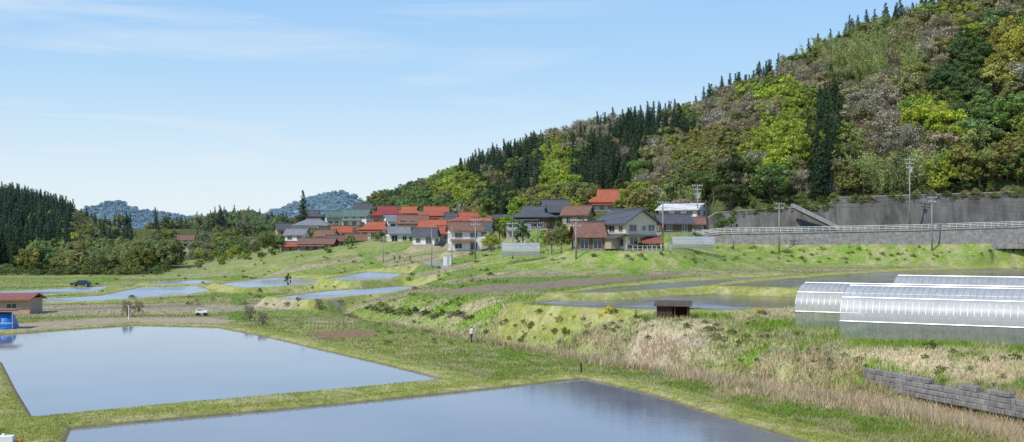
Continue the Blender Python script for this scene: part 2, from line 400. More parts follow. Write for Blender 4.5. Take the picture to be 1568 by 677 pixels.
# ------------------------------------------------------------------ ground colour zones
def zone(pts): return [hit(p,q)[:2] for p,q in pts]
ZN=dict(
 tan_path=[(-100,500),(60,494),(150,488),(300,486),(362,491),(340,497),(205,494),(0,511),(-100,516)],
 garden=[(470,511),(545,502),(585,510),(560,518),(490,519)],
 brownf=[(640,449),(700,443),(800,434),(940,424),(1040,417),(1010,426),(900,438),(760,449),(690,453)],
 tan2=[(800,395),(900,390),(915,396),(850,402),(790,404)],
 straw1=[(915,550),(950,530),(1010,520),(1080,508),(1085,545),(1030,568),(960,566)],
 straw2=[(1280,548),(1400,534),(1600,548),(1600,588),(1420,572),(1330,566)],
 straw3=[(1060,488),(1160,474),(1240,468),(1235,484),(1160,492),(1080,498)],
 straw4=[(1040,575),(1150,585),(1300,600),(1420,622),(1600,650),(1600,700),(1480,668),(1330,640),(1180,612),(1080,600)],
 road1=[(648,403),(660,397),(690,406),(680,412)],
 tanl=[(0,472),(90,468),(300,464),(420,462),(560,468),(520,476),(300,480),(60,484)],
 plot1=[(70,474),(200,468),(330,464),(300,470),(90,476)],
)
ZN={k:zone(v) for k,v in ZN.items()}
def inz(k,x,y,soft=.8,warp=1.5):
    n=(fbm(x*.35,y*.35,31)-.5)*2*warp
    return 1-sst(-soft,soft,polydist(x,y,ZN[k])+n)
def mixc(c,k,col): return c*(1-k[:,None])+np.array(col)*k[:,None]
def gcol(x,y,z):
    n1=fbm(x*.08,y*.08,1);n2=fbm(x*.5,y*.5,2);n3=fbm(x*2.2,y*2.2,4,3)
    c=np.zeros((len(x),3))+np.array((.20,.275,.055))
    c=mixc(c,sst(.4,.65,n1)*.8,(.29,.315,.09)); c=mixc(c,sst(.48,.68,n2)*.6,(.39,.35,.19))
    h=np.full(x.shape,.18)
    a=math.radians(14);X=x*math.cos(a)+y*math.sin(a);Y=-x*math.sin(a)+y*math.cos(a)
    cx=np.floor(X/34);cy=np.floor(Y/17+.37*cx)
    r=vnoise(cx*7.3+.5,cy*5.1+.5,77)
    pal=np.array([(.21,.28,.06),(.32,.32,.13),(.18,.26,.06),(.34,.30,.18),(.25,.30,.08),(.38,.35,.21)])
    fc=pal[np.clip((r*6).astype(int),0,5)]
    fx=X/34-cx;fy=Y/17+.37*cx-cy
    edge=np.minimum(np.minimum(fx,1-fx)*34,np.minimum(fy,1-fy)*17)
    fc=np.where((edge<1.3)[:,None],np.array((.17,.26,.045)),fc*(.75+.5*n2[:,None]))
    k=sst(135,150,y)*(1-sst(290,330,y)); c=c*(1-k[:,None]*.8)+fc*k[:,None]*.8
    d=sdist(x,y)
    k=sst(1.5,3.5,d)*(1-sst(16,22,d))*(y<170)*sst(-25,-14,x)
    c=mixc(c,k*.85,(.21,.33,.045)); h=np.where(k>.5,.32,h)
    k2=k*sst(.47,.62,fbm(x*.22,y*.3,8)); c=mixc(c,k2*.75,(.46,.40,.25))
    k=(1-sst(1.8,4.,np.abs(d+.8)+ (n2-.5)*3))*(y<140)
    c=mixc(c,k*.8,(.44,.37,.24)); h=np.where(k>.5,.6,h)
    k=(1-sst(.7,1.2,np.abs(d)))*(y<300);c=mixc(c,k,(.09,.075,.05))
    for i,(_,P,zw) in enumerate(PADDY):
        A=np.array(P);q=np.where((x>A[:,0].min()-9)&(x<A[:,0].max()+9)&(y>A[:,1].min()-9)&(y<A[:,1].max()+9))[0]
        if len(q):
            s=polydist(x[q],y[q],P);k=1-sst(2.6,3.6,s+(n2[q]-.5)*1.5)
            cc=mixc(c[q],k*.9,(.33,.355,.095)); cc=mixc(cc,k*sst(.46,.66,n2[q])*.65,(.44,.41,.20))
            cc=mixc(cc,(1-sst(-.05,.25,s)),(.20,.17,.09))
            c[q]=cc; h[q]=np.where(k>.4,.08,h[q]); h[q]=np.where(s<.15,0,h[q])
    for kx,col,hh in(('tan_path',(.42,.34,.24),.03),('garden',(.27,.17,.11),.03),('brownf',(.26,.205,.15),.03),('tan2',(.42,.36,.24),.1),
        ('straw1',(.50,.42,.31),.35),('straw2',(.58,.50,.32),.3),('straw3',(.46,.4,.23),.2),('straw4',(.50,.42,.27),.45),('road1',(.3,.29,.27),0),('tanl',(.40,.36,.23),.15),('plot1',(.27,.22,.15),.05)):
        k=inz(kx,x,y,.8,2.2 if kx.startswith('straw') else (1.5 if kx!='road1' else .2))
        if kx.startswith('straw'):k=k*(.35+.65*sst(.36,.55,n2))
        c=mixc(c,k*.9,col);h=np.where((k>.5)&(h>.01),hh,h)
    k=sst(4.7,5.4,z)*(1-sst(9.8,10.6,z))*(y>185)*(y<260)*(x>-8);c=mixc(c,k*.8,(.22,.33,.05));c=mixc(c,k*sst(.44,.64,n2)*.65,(.40,.37,.19))
    k=((y>251)&(y<259)&(x>44)).astype(float);c=mixc(c,k,(.16,.16,.155))
    k=sst(300,340,y)*(x>-190);c=mixc(c,k*.5,(.23,.27,.08));c=mixc(c,k*sst(.5,.65,fbm(x*.12,y*.12,71))*.5,(.36,.32,.2))
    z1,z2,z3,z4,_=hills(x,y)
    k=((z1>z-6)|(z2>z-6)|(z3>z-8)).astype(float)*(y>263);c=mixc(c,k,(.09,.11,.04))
    k=sst(1400,1700,y);c=mixc(c,k,(.27,.38,.40))  # distant ground painted blue-grey to stand in for aerial haze
    c*=(.72+.56*n3[:,None]*.7+.3*n2[:,None]*.5)
    return np.clip(c,0.01,1),h
# ------------------------------------------------------------------ ground mesh
def npmesh(me,V,q):
    k=q.shape[1]
    me.vertices.add(len(V));me.vertices.foreach_set('co',V.astype(np.float32).ravel())
    me.loops.add(q.size);me.loops.foreach_set('vertex_index',q.astype(np.int32).ravel())
    me.polygons.add(len(q));me.polygons.foreach_set('loop_start',(np.arange(len(q))*k).astype(np.int32))
    try: me.polygons.foreach_set('loop_total',np.full(len(q),k,np.int32))
    except Exception: pass
    me.update(calc_edges=True);me.validate()
def setcol(me,name,c):
    a=me.color_attributes.new(name,'FLOAT_COLOR','POINT')
    a.data.foreach_set('color',np.concatenate([c,np.ones((len(c),1))],1).astype(np.float32).ravel())
def grid_mesh():
    pys=np.arange(830,427,-.5); ya=ZC*F/(pys-HY)
    yb=np.concatenate([np.geomspace(ya[-1],1300,260)[1:],np.geomspace(1300,7000,60)[1:]])
    ya=np.concatenate([[8,20,30],ya[ya>34],yb]); ya=np.unique(ya)
    ua=(np.arange(-520,2100,4)-CX)/F
    Yg,Ug=np.meshgrid(ya,ua,indexing='ij');Xg=Ug*Yg
    x=Xg.ravel();y=Yg.ravel();z=terrain(x,y)
    nr,nc=Yg.shape
    idx=np.arange(nr*nc).reshape(nr,nc)
    q=np.stack([idx[:-1,:-1],idx[:-1,1:],idx[1:,1:],idx[1:,:-1]],-1).reshape(-1,4)
    me=bpy.data.meshes.new('ground');V=np.stack([x,y,z],1)
    npmesh(me,V,q)
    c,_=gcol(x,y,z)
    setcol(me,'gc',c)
    me.polygons.foreach_set('use_smooth',np.ones(len(q),bool))
    o=bpy.data.objects.new('ground',me);LINK(o);return o
G=grid_mesh()
m,N,L=newmat('ground_earth_and_grass');b=N['Principled BSDF'];b.inputs['Roughness'].default_value=.95;b.inputs['Specular IOR Level'].default_value=.1
at=N.new('ShaderNodeAttribute');at.attribute_name='gc'
tc=N.new('ShaderNodeTexCoord');n1=N.new('ShaderNodeTexNoise');n1.inputs['Scale'].default_value=1.2;n1.inputs['Detail'].default_value=10;n1.inputs['Roughness'].default_value=.75
L.new(tc.outputs['Object'],n1.inputs['Vector'])
mr=N.new('ShaderNodeMapRange');mr.inputs['From Min'].default_value=.25;mr.inputs['From Max'].default_value=.75;mr.inputs['To Min'].default_value=.5;mr.inputs['To Max'].default_value=1.5
L.new(n1.outputs['Fac'],mr.inputs[0])
vm=N.new('ShaderNodeVectorMath');vm.operation='SCALE';L.new(at.outputs['Color'],vm.inputs[0]);L.new(mr.outputs[0],vm.inputs['Scale']);L.new(vm.outputs[0],b.inputs['Base Color'])
bp=N.new('ShaderNodeBump');bp.inputs['Strength'].default_value=.7;bp.inputs['Distance'].default_value=.3;L.new(n1.outputs['Fac'],bp.inputs['Height']);L.new(bp.outputs[0],b.inputs['Normal'])
G.data.materials.append(m)
# ------------------------------------------------------------------ water
def watermat(name,deep,rough=.03,spec=.6,bump=.03,nsc=3.,big=.09,mult=1.5,ior=1.4,hi=None):
    m,N,L=newmat(name);b=N['Principled BSDF'];b.inputs['Roughness'].default_value=rough;b.inputs['IOR'].default_value=ior;b.inputs['Specular IOR Level'].default_value=spec
    tc=N.new('ShaderNodeTexCoord');n=N.new('ShaderNodeTexNoise');n.inputs['Scale'].default_value=big;n.inputs['Detail'].default_value=6;L.new(tc.outputs['Object'],n.inputs['Vector'])
    r=N.new('ShaderNodeValToRGB');r.color_ramp.elements[0].position=.38;r.color_ramp.elements[1].position=.68
    r.color_ramp.elements[0].color=(*deep,1);r.color_ramp.elements[1].color=(*(hi or [c*mult for c in deep]),1)
    L.new(n.outputs['Fac'],r.inputs[0]);L.new(r.outputs[0],b.inputs['Base Color'])
    mr=N.new('ShaderNodeMapRange');mr.inputs['From Min'].default_value=.4;mr.inputs['From Max'].default_value=.65;mr.inputs['To Min'].default_value=rough*.6;mr.inputs['To Max'].default_value=rough*1.6
    L.new(n.outputs['Fac'],mr.inputs[0]);L.new(mr.outputs[0],b.inputs['Roughness'])
    n2=N.new('ShaderNodeTexNoise');n2.inputs['Scale'].default_value=nsc;n2.inputs['Detail'].default_value=3;L.new(tc.outputs['Object'],n2.inputs['Vector'])
    bp=N.new('ShaderNodeBump');bp.inputs['Strength'].default_value=bump;bp.inputs['Distance'].default_value=.03;L.new(n2.outputs['Fac'],bp.inputs['Height']);L.new(bp.outputs[0],b.inputs['Normal'])
    return m
WM=watermat('shallow_paddy_water',(.18,.185,.215),.05,.75,.10,mult=1.25)
WMF=watermat('breezy_paddy_water',(.26,.30,.34),.22,1.,.5,2.,.05)
WM2=watermat('muddy_paddy_water',(.085,.07,.058),.2,.35,.6,2.,.12,ior=1.33,hi=(.30,.32,.36))
WMS=watermat('stream_water_surface',(.06,.05,.035),.05,.5,.1)
for i,(nm,P,zw) in enumerate(PADDY):
    me=bpy.data.meshes.new(nm);me.from_pydata([(a,c,zw) for a,c in P],[],[tuple(range(len(P)))]);me.update()
    if me.polygons[0].normal.z<0: me.flip_normals()
    me.materials.append(WM if i<2 else (WMF if (i<6 or i>8) else WM2));o=bpy.data.objects.new(nm,me);LINK(o)
v=[];f=[]
SP=[(Vector(a).lerp(Vector(c),t)) for a,c in zip(STREAM[1:-1],STREAM[2:]) for t in(0,.25,.5,.75)]
for i,p in enumerate(SP):
    q=SP[min(i+1,len(SP)-1)]-SP[max(i-1,0)];q.normalize();nn=Vector((-q.y,q.x))
    wv=.9
    v+=[(p.x+nn.x*wv,p.y+nn.y*wv,-1.3),(p.x-nn.x*wv,p.y-nn.y*wv,-1.3)]
f=[(2*i,2*i+1,2*i+3,2*i+2) for i in range(len(SP)-1)]
me=bpy.data.meshes.new('stream_water');me.from_pydata(v,[],f);me.materials.append(WMS);o=bpy.data.objects.new('stream_water',me);LINK(o)
# ------------------------------------------------------------------ grass blades (one mesh)
def leafmat(name,attr=None,transl=.3):
    m,N,L=newmat(name);N.remove(N['Principled BSDF']);out=N['Material Output']
    if attr:
        a=N.new('ShaderNodeAttribute');a.attribute_name=attr;col=a.outputs['Color']
    else:
        a=N.new('ShaderNodeAttribute');a.attribute_type='INSTANCER';a.attribute_name='tcol'
        oi=N.new('ShaderNodeObjectInfo')
        ln=N.new('ShaderNodeVectorMath');ln.operation='LENGTH';L.new(a.outputs['Color'],ln.inputs[0])
        gt=N.new('ShaderNodeMath');gt.operation='GREATER_THAN';gt.inputs[1].default_value=.001;L.new(ln.outputs['Value'],gt.inputs[0])
        ad=N.new('ShaderNodeMix');ad.data_type='RGBA';L.new(gt.outputs[0],ad.inputs[0]);L.new(oi.outputs['Color'],ad.inputs[6]);L.new(a.outputs['Color'],ad.inputs[7])
        v=N.new('ShaderNodeAttribute');v.attribute_name='lv'
        mu=N.new('ShaderNodeVectorMath');mu.operation='MULTIPLY';L.new(ad.outputs[2],mu.inputs[0]);L.new(v.outputs['Color'],mu.inputs[1]);col=mu.outputs[0]
    d=N.new('ShaderNodeBsdfDiffuse');t=N.new('ShaderNodeBsdfTranslucent');mx=N.new('ShaderNodeMixShader');mx.inputs[0].default_value=transl
    L.new(col,d.inputs[0]);L.new(col,t.inputs[0]);L.new(d.outputs[0],mx.inputs[1]);L.new(t.outputs[0],mx.inputs[2]);L.new(mx.outputs[0],out.inputs[0])
    return m
def blades(name,n,pymin,pymax,pxr,seed,hmul=1.,sel=None,colf=None,hfix=None,wmul=1.):
    r=np.random.default_rng(seed)
    py=r.uniform(pymin,pymax,n);px=r.uniform(pxr[0],pxr[1],n);y=ZC*F/(py-HY);x=(px-CX)/F*y
    z=terrain(x,y);c,h=gcol(x,y,z)
    k=h>.02
    if sel is not None:k&=sel(x,y,z,h)
    x,y,z,c,h=x[k],y[k],z[k],c[k],h[k];n=len(x)
    if hfix is not None:h=hfix(x,y,r)
    h=h*r.uniform(.5,1.4,n)*hmul; wd=(.012+.00035*y)*r.uniform(.7,1.5,n)*wmul
    a=r.uniform(0,2*np.pi,n);lx=r.normal(0,.35,n)*h;ly=r.normal(0,.35,n)*h
    p0=np.stack([x-np.cos(a)*wd,y-np.sin(a)*wd,z-.03],1);p1=np.stack([x+np.cos(a)*wd,y+np.sin(a)*wd,z-.03],1);p2=np.stack([x+lx,y+ly,z+h],1)
    V=np.stack([p0,p1,p2],1).reshape(-1,3);q=np.arange(3*n).reshape(-1,3)
    if colf is not None:c=colf(c,n,r)
    c=c*r.uniform(.8,1.5,(n,1))*np.stack([r.uniform(.85,1.2,n),np.ones(n),r.uniform(.8,1.2,n)],1)
    cc=np.repeat(c,3,0)
    me=bpy.data.meshes.new(name);npmesh(me,V,q);setcol(me,'gc',np.clip(cc,0,1));me.materials.append(GM)
    o=bpy.data.objects.new(name,me);LINK(o)
GM=leafmat('grass_blades','gc',.35)
blades('grass',360000,425,690,(-40,1610),1)
def reedsel(x,y,z,h):
    d=sdist(x,y);n=fbm(x*.3,y*.3,44)
    return (np.abs(d+.4)<(3.2+1.6*(x>6)))&(n>.42)&(x>-12)&(np.abs(d)>.7)
def reedcol(c,n,r):
    t=r.uniform(0,1,n)[:,None]; return np.array((.60,.51,.34))*t+np.array((.42,.33,.2))*(1-t)
blades('dry_reeds',130000,500,700,(600,1610),2,1.,reedsel,reedcol,lambda x,y,r:np.full(len(x),.75)*(.6+.8*fbm(x*.4,y*.4,12)),.8)
def tallsel(x,y,z,h):
    d=sdist(x,y);n=fbm(x*.2,y*.2,55);return (d>4)&(d<9)&(n>.5)&(x>-25)&(inz('straw1',x,y)<.5)&(inz('straw2',x,y)<.5)&(inz('straw4',x,y)<.5)
blades('tall_green_grass',60000,480,640,(560,1610),3,1.,tallsel,lambda c,n,r:np.tile(np.array((.20,.32,.045)),(n,1)),lambda x,y,r:np.full(len(x),.42))
# ------------------------------------------------------------------ tree prototypes
LM=leafmat('tree_leaves',None,.32)
BK=pmat('tree_bark',(.15,.12,.09),.9,.4,2,.4)
def quads(P,Nn,s,r,asp=1.):
    n=len(P);up=r.normal(size=(n,3));t=np.cross(Nn,up);t/=np.linalg.norm(t,axis=1,keepdims=True)+1e-9
    b=np.cross(Nn,t);s=s[:,None]
    V=np.stack([P-t*s,P-b*s*asp*.55,P+t*s,P+b*s*asp*.55],1).reshape(-1,3)
    return V,np.arange(4*n).reshape(-1,4)
def mktree(name,kind,seed,coll=None):
    r=np.random.default_rng(seed);rd=random.Random(seed);w=MB();LV=[];LQ=[];LC=[];off=0
    def leaves(P,Nn,s,c,asp=1.):
        nonlocal off
        V,q=quads(P,Nn,s,r,asp);LV.append(V);LQ.append(q+off);off+=len(V);LC.append(np.repeat(c,4))
    if kind in('broad','sparse','tall','shrub'):
        H=10.;a={'broad':3.9,'sparse':3.5,'tall':2.7,'shrub':4.2}[kind];bz={'broad':3.9,'sparse':4.,'tall':4.8,'shrub':3.6}[kind];cz=H-bz
        if kind=='shrub':cz=3.2
        np_={'broad':38,'sparse':30,'tall':30,'shrub':22}[kind]
        w.tube((0,0,-1.5),(rd.uniform(-.3,.3),rd.uniform(-.3,.3),cz),.26,.13,7)
        for i in range(np_):
            d=r.normal(size=3);d/=np.linalg.norm(d)
            if d[2]<-.75:d[2]*=-.6
            rr=r.uniform(.35,.95)**.7;c=np.array([d[0]*a*rr,d[1]*a*rr,cz+d[2]*bz*rr])
            pr=a*r.uniform(.2,.42)*(1.05-.35*rr)
            n={'broad':80,'sparse':50,'tall':70,'shrub':70}[kind]
            dd=r.normal(size=(n,3));dd/=np.linalg.norm(dd,axis=1,keepdims=True)
            P=c+dd*pr*(r.uniform(.45,1.12,(n,1)))*np.array([1,1,.75])
            Nn=dd*.8+r.normal(size=(n,3))*.45+np.array([0,0,.35]);Nn/=np.linalg.norm(Nn,axis=1,keepdims=True)
            s=r.uniform(.16,.34,n)*(1. if kind!='sparse' else .72)
            pb=r.uniform(.7,1.3)
            leaves(P,Nn,s,pb*r.uniform(.75,1.25,n))
            if i%3==0 or kind=='sparse':
                st=(0,0,cz*rd.uniform(.45,.95));w.tube(st,tuple(c),.09 if kind!='sparse' else .08,.025,5,False)
                if kind=='sparse':
                    for k in range(9): w.tube(tuple(c),tuple(c+dd[k]*pr*1.15),.03,.012,3,False)
    elif kind=='cedar':
        H=14.;w.tube((0,0,-1.5),(0,0,H*.93),.28,.05,7)
        R0=r.uniform(2.1,2.6)
        for i in range(46):
            t=(i+.5)/46;zc=1.2+t*(H-1.4);R=R0*(1-t)**.75*r.uniform(.8,1.15)+.15
            nb=max(3,int(7*(1-t)+3))
            for k in range(nb):
                an=r.uniform(0,6.28);n=10 if t<.8 else 6
                s_=r.uniform(.25,1.,n);P=np.stack([np.cos(an)*R*s_,np.sin(an)*R*s_,zc-s_*R*.28+r.normal(0,.12,n)],1)+r.normal(0,.12,(n,3))
                Nn=np.stack([np.full(n,np.cos(an)*.6),np.full(n,np.sin(an)*.6),np.full(n,.7)],1)+r.normal(0,.35,(n,3));Nn/=np.linalg.norm(Nn,axis=1,keepdims=True)
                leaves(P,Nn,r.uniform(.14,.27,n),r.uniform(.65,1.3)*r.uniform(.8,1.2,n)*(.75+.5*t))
    elif kind=='bamboo':
        for k in range(14):
            bx,by=r.normal(0,1.2,2);ln=r.uniform(.1,.32);an=r.uniform(0,6.28);H=r.uniform(8,11)
            pts=[(bx+math.cos(an)*ln*H*(t**2.2),by+math.sin(an)*ln*H*(t**2.2),H*(t-.12*t**3)) for t in np.linspace(0,1,6)]
            for p,q in zip(pts[:-1],pts[1:]):w.tube(p,q,.05,.04,4,False)
            n=150;t=r.uniform(.35,1.02,n)
            P=np.stack([bx+math.cos(an)*ln*H*t**2.2,by+math.sin(an)*ln*H*t**2.2,H*(t-.12*t**3)],1)+r.normal(0,.42,(n,3))*(1.25-t[:,None]*.7)
            Nn=r.normal(size=(n,3))+np.array([0,0,.8]);Nn/=np.linalg.norm(Nn,axis=1,keepdims=True)
            leaves(P,Nn,r.uniform(.14,.28,n),r.uniform(.75,1.25)*r.uniform(.8,1.2,n),.7)
    V=np.concatenate(LV);Q=np.concatenate(LQ);C=np.concatenate(LC)
    nv=len(V);vv=np.concatenate([V,np.array([tuple(p) for p in w.v])]);
    me=bpy.data.meshes.new(name)
    me.from_pydata(vv.tolist(),[],Q.tolist()+[tuple(i+nv for i in q) for q in w.f])
    me.materials.append(LM);me.materials.append(BK)
    mi=np.zeros(len(me.polygons),np.int32);mi[len(Q):]=1;me.polygons.foreach_set('material_index',mi)
    cc=np.concatenate([C,np.ones(len(w.v))]);setcol(me,'lv',np.stack([cc]*3,1))
    me.update()
    o=bpy.data.objects.new(name,me);o.color=(0,0,0,1)
    if coll:coll.objects.link(o)
    return o
PC=bpy.data.collections.new('tree_kinds')
KINDS=[('a_broad','broad',1),('b_broad','broad',2),('c_broad','broad',3),('d_tall','tall',4),('e_sparse','sparse',5),('f_sparse','sparse',6),('g_cedar','cedar',7),('h_cedar','cedar',8),('i_bamboo','bamboo',9),('j_shrub','shrub',10),('k_shrub','shrub',11)]
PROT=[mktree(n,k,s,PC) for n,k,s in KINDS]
def scatter(name,P,rot,scl,pid,col):
    me=bpy.data.meshes.new(name);me.from_pydata(P.tolist(),[],[])
    def av(nm,t,d,key='vector'):
        a=me.attributes.new(nm,t,'POINT');a.data.foreach_set(key,d.ravel())
    av('rot','FLOAT_VECTOR',rot.astype(np.float32));av('scl','FLOAT_VECTOR',scl.astype(np.float32));av('pid','INT',pid.astype(np.int32),'value')
    av('tcol','FLOAT_COLOR',np.concatenate([col,np.ones((len(col),1))],1).astype(np.float32),'color')
    o=bpy.data.objects.new(name,me);LINK(o)
    ng=bpy.data.node_groups.new(name+'_scatter','GeometryNodeTree')
    ng.interface.new_socket('Geometry',in_out='INPUT',socket_type='NodeSocketGeometry');ng.interface.new_socket('Geometry',in_out='OUTPUT',socket_type='NodeSocketGeometry')
    N=ng.nodes;L=ng.links;gi=N.new('NodeGroupInput');go=N.new('NodeGroupOutput');ip=N.new('GeometryNodeInstanceOnPoints');ci=N.new('GeometryNodeCollectionInfo')
    ci.inputs['Collection'].default_value=PC;ci.inputs['Separate Children'].default_value=True;ci.inputs['Reset Children'].default_value=True
    def na(nm,t):
        q=N.new('GeometryNodeInputNamedAttribute');q.data_type=t;q.inputs['Name'].default_value=nm
        return [s for s in q.outputs if s.enabled and s.name=='Attribute'][0]
    L.new(gi.outputs[0],ip.inputs['Points']);L.new(ci.outputs[0],ip.inputs['Instance']);ip.inputs['Pick Instance'].default_value=True
    L.new(na('pid','INT'),ip.inputs['Instance Index']);L.new(na('rot','FLOAT_VECTOR'),ip.inputs['Rotation']);L.new(na('scl','FLOAT_VECTOR'),ip.inputs['Scale'])
    L.new(ip.outputs[0],go.inputs[0])
    md=o.modifiers.new('scatter','NODES');md.node_group=ng;return o
def grid_pts(x0,x1,y0,y1,sp,seed):
    r=np.random.default_rng(seed);gx,gy=np.meshgrid(np.arange(x0,x1,sp),np.arange(y0,y1,sp));gx=gx.ravel()+r.uniform(-.48,.48,gx.size)*sp;gy=gy.ravel()+r.uniform(-.48,.48,gy.size)*sp
    return gx,gy,r
COL=dict(con=(.055,.092,.04),olive=(.26,.275,.085),bright=(.33,.41,.06),sparse=(.42,.39,.23),yellow=(.38,.37,.08),dark=(.10,.15,.05),green=(.19,.27,.075),bamboo=(.38,.44,.15))
KP=dict(con=[6,7],olive=[0,1,2,3],bright=[0,1,2,3],sparse=[4,5,4],yellow=[0,2],dark=[0,1,3],green=[0,1,2,3],bamboo=[8])
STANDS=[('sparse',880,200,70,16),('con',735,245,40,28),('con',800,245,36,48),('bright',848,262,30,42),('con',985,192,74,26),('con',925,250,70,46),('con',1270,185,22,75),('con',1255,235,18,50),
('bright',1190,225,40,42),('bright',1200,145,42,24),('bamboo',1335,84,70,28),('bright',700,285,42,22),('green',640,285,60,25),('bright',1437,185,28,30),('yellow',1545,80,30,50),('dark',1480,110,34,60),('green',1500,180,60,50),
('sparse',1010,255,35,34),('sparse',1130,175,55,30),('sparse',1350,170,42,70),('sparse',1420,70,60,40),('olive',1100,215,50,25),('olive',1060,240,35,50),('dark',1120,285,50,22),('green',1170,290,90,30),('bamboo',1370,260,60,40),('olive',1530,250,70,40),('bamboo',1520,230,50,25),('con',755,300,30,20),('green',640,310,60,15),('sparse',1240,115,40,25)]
HAZE=np.array((.24,.33,.37))  # haze tint painted into foliage colour
def assemble(name,x,y,sp,r,hmul,hz=0.,sink=.3,hmax=.5,HAZE=HAZE):
    n=len(x);pid=np.zeros(n,int);col=np.zeros((n,3));s=np.zeros((n,3))
    z=terrain(x,y)-sink
    for i in range(n):
        k=sp[i];pid[i]=r.choice(KP[k]);c=np.array(COL[k])
        c=c*r.uniform(.75,1.28)*np.array([r.uniform(.88,1.14),1,r.uniform(.8,1.3)])
        haze_f=min(hmax,hz+max(0,y[i]-240)/3600.);c=c*(1-haze_f)+HAZE*haze_f  # leaf colour fades to the haze tint with distance, in place of real atmosphere
        col[i]=c;q=r.uniform(.75,1.3)*hmul[i];s[i]=(q*r.uniform(.85,1.2),q*r.uniform(.85,1.2),q)
    rot=np.stack([r.normal(0,.05,n),r.normal(0,.05,n),r.uniform(0,6.28,n)],1)
    return scatter(name,np.stack([x,y,z],1),rot,s,pid,col)
# right mountain forest
x,y,r=grid_pts(-170,420,262,860,4.9,21)
u=x/y;yf=np.interp(u,MU,MF);yr=np.interp(u,MRU,MR);z1,_,_,_,t1=hills(x,y)
k=(y>yf+1.5)&(y<yr+45)&(z1>table(fU(u),y)-.5)&(u<.62)&clear(x,y,26,.9)
x,y=x[k],y[k];u=x/y
z=terrain(x,y);px=fU(u);py=HY-F*(z+6-ZC)/y
top=np.interp(px,MPX,MPY)
sp=[]
for i in range(len(x)):
    kk=None;jx=px[i]+r.normal(0,6);jy=py[i]+r.normal(0,5)
    for s,a,b_,c_,d_ in STANDS:
        if ((jx-a)/c_)**2+((jy-b_)/d_)**2<1: kk=s;break
    if kk is None:
        if px[i]>1075 and py[i]<top[i]+20: kk='con'
        elif px[i]<700: kk=r.choice(['olive','green','sparse','bright','dark'],p=[.35,.3,.15,.13,.07])
        else: kk=r.choice(['olive','green','sparse','bright','dark','con','bamboo'],p=[.42,.19,.22,.08,.03,.01,.05])
    elif r.random()<.07: kk=r.choice(['olive','green','sparse'])
    sp.append(kk)
hm=np.where(y<330,1.05,.95)*np.where(np.array(sp)=='con',.85,1.)
hm=hm*np.where((px<620),.8,1)
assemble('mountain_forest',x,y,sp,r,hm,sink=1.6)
x,y,r=grid_pts(-120,150,262,620,3.6,41);u=x/y;yf=np.interp(u,MU,MF);k=(y>yf-1)&(y<yf+12)&(u<.56)&clear(x,y,14)
x,y=x[k],y[k];KP['shr']=[9,10];COL['shr']=(.19,.24,.075)
assemble('slope_undergrowth',x,y,['shr']*len(x),r,np.full(len(x),.34),sink=.2)
# left hill
x,y,r=grid_pts(-620,-120,405,770,5.6,22);u=x/y
_,z2,_,_,_=hills(x,y);k=(z2>table(fU(u),y)-.5)&(u>-.62)&(y<740);x,y=x[k],y[k];u=x/y;px=fU(u);z=terrain(x,y);py=HY-F*(z+6-ZC)/y
sp=['olive' if (((px[i]-150)/45)**2+((py[i]-345)/34)**2<1 and r.random()<.85) or ((px[i]-30)/60)**2+((py[i]-400)/14)**2<1 else ('bright' if r.random()<.02 else 'con') for i in range(len(x))]
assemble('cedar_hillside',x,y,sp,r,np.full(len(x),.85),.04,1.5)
x,y,r=grid_pts(-175,-85,330,415,4.6,23);u=x/y;px=fU(u);k=(px>40)&(px<262)&(y<430)&~((px>225)&(y<350));x,y=x[k],y[k]
assemble('riverside_trees',x,y,list(r.choice(['olive','green','dark','olive','bamboo'],len(x))),r,np.full(len(x),.98),.0,2.6)
x,y,r=grid_pts(-180,-75,322,345,3.4,42);u=x/y;px=fU(u);k=(px>-60)&(px<255);x,y=x[k],y[k]
assemble('riverside_scrub',x,y,['shr']*len(x),r,np.full(len(x),.38),.02,.2)
x,y,r=grid_pts(-200,-120,300,420,5,28);u=x/y;px=fU(u);k=(px<44)&(px>-160)&(y>335);x,y=x[k],y[k]
assemble('dark_cedar_grove',x,y,['con']*len(x),r,np.full(len(x),.95),.0,1.)
# mid hills
x,y,r=grid_pts(-480,-60,400,1120,7.2,24);u=x/y;px=fU(u);z3=hills(x,y)[2]
k=(px>225)&(px<660)&(((z3>table(px,y)-1)&(y>560))|((px<440)&(r.random(len(x))<.42)&(y<700)&(px>235)))&clear(x,y,50,1.2)
x,y=x[k],y[k]
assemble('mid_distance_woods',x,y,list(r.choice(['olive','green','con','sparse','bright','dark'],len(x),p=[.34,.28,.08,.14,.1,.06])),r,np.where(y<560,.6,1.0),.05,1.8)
# far hills
x,y,r=grid_pts(-1500,100,1700,2900,17,25);u=x/y;px=fU(u);z4=hills(x,y)[3]
k=(px>60)&(px<700)&(z4>14)&(y<2800);x,y=x[k],y[k]
assemble('far_hill_forest',x,y,list(r.choice(['olive','green','green'],len(x))),r,np.full(len(x),1.7),.4,9,.88,np.array((.36,.50,.58)))  # bluer haze tint painted heavily into these tree colours
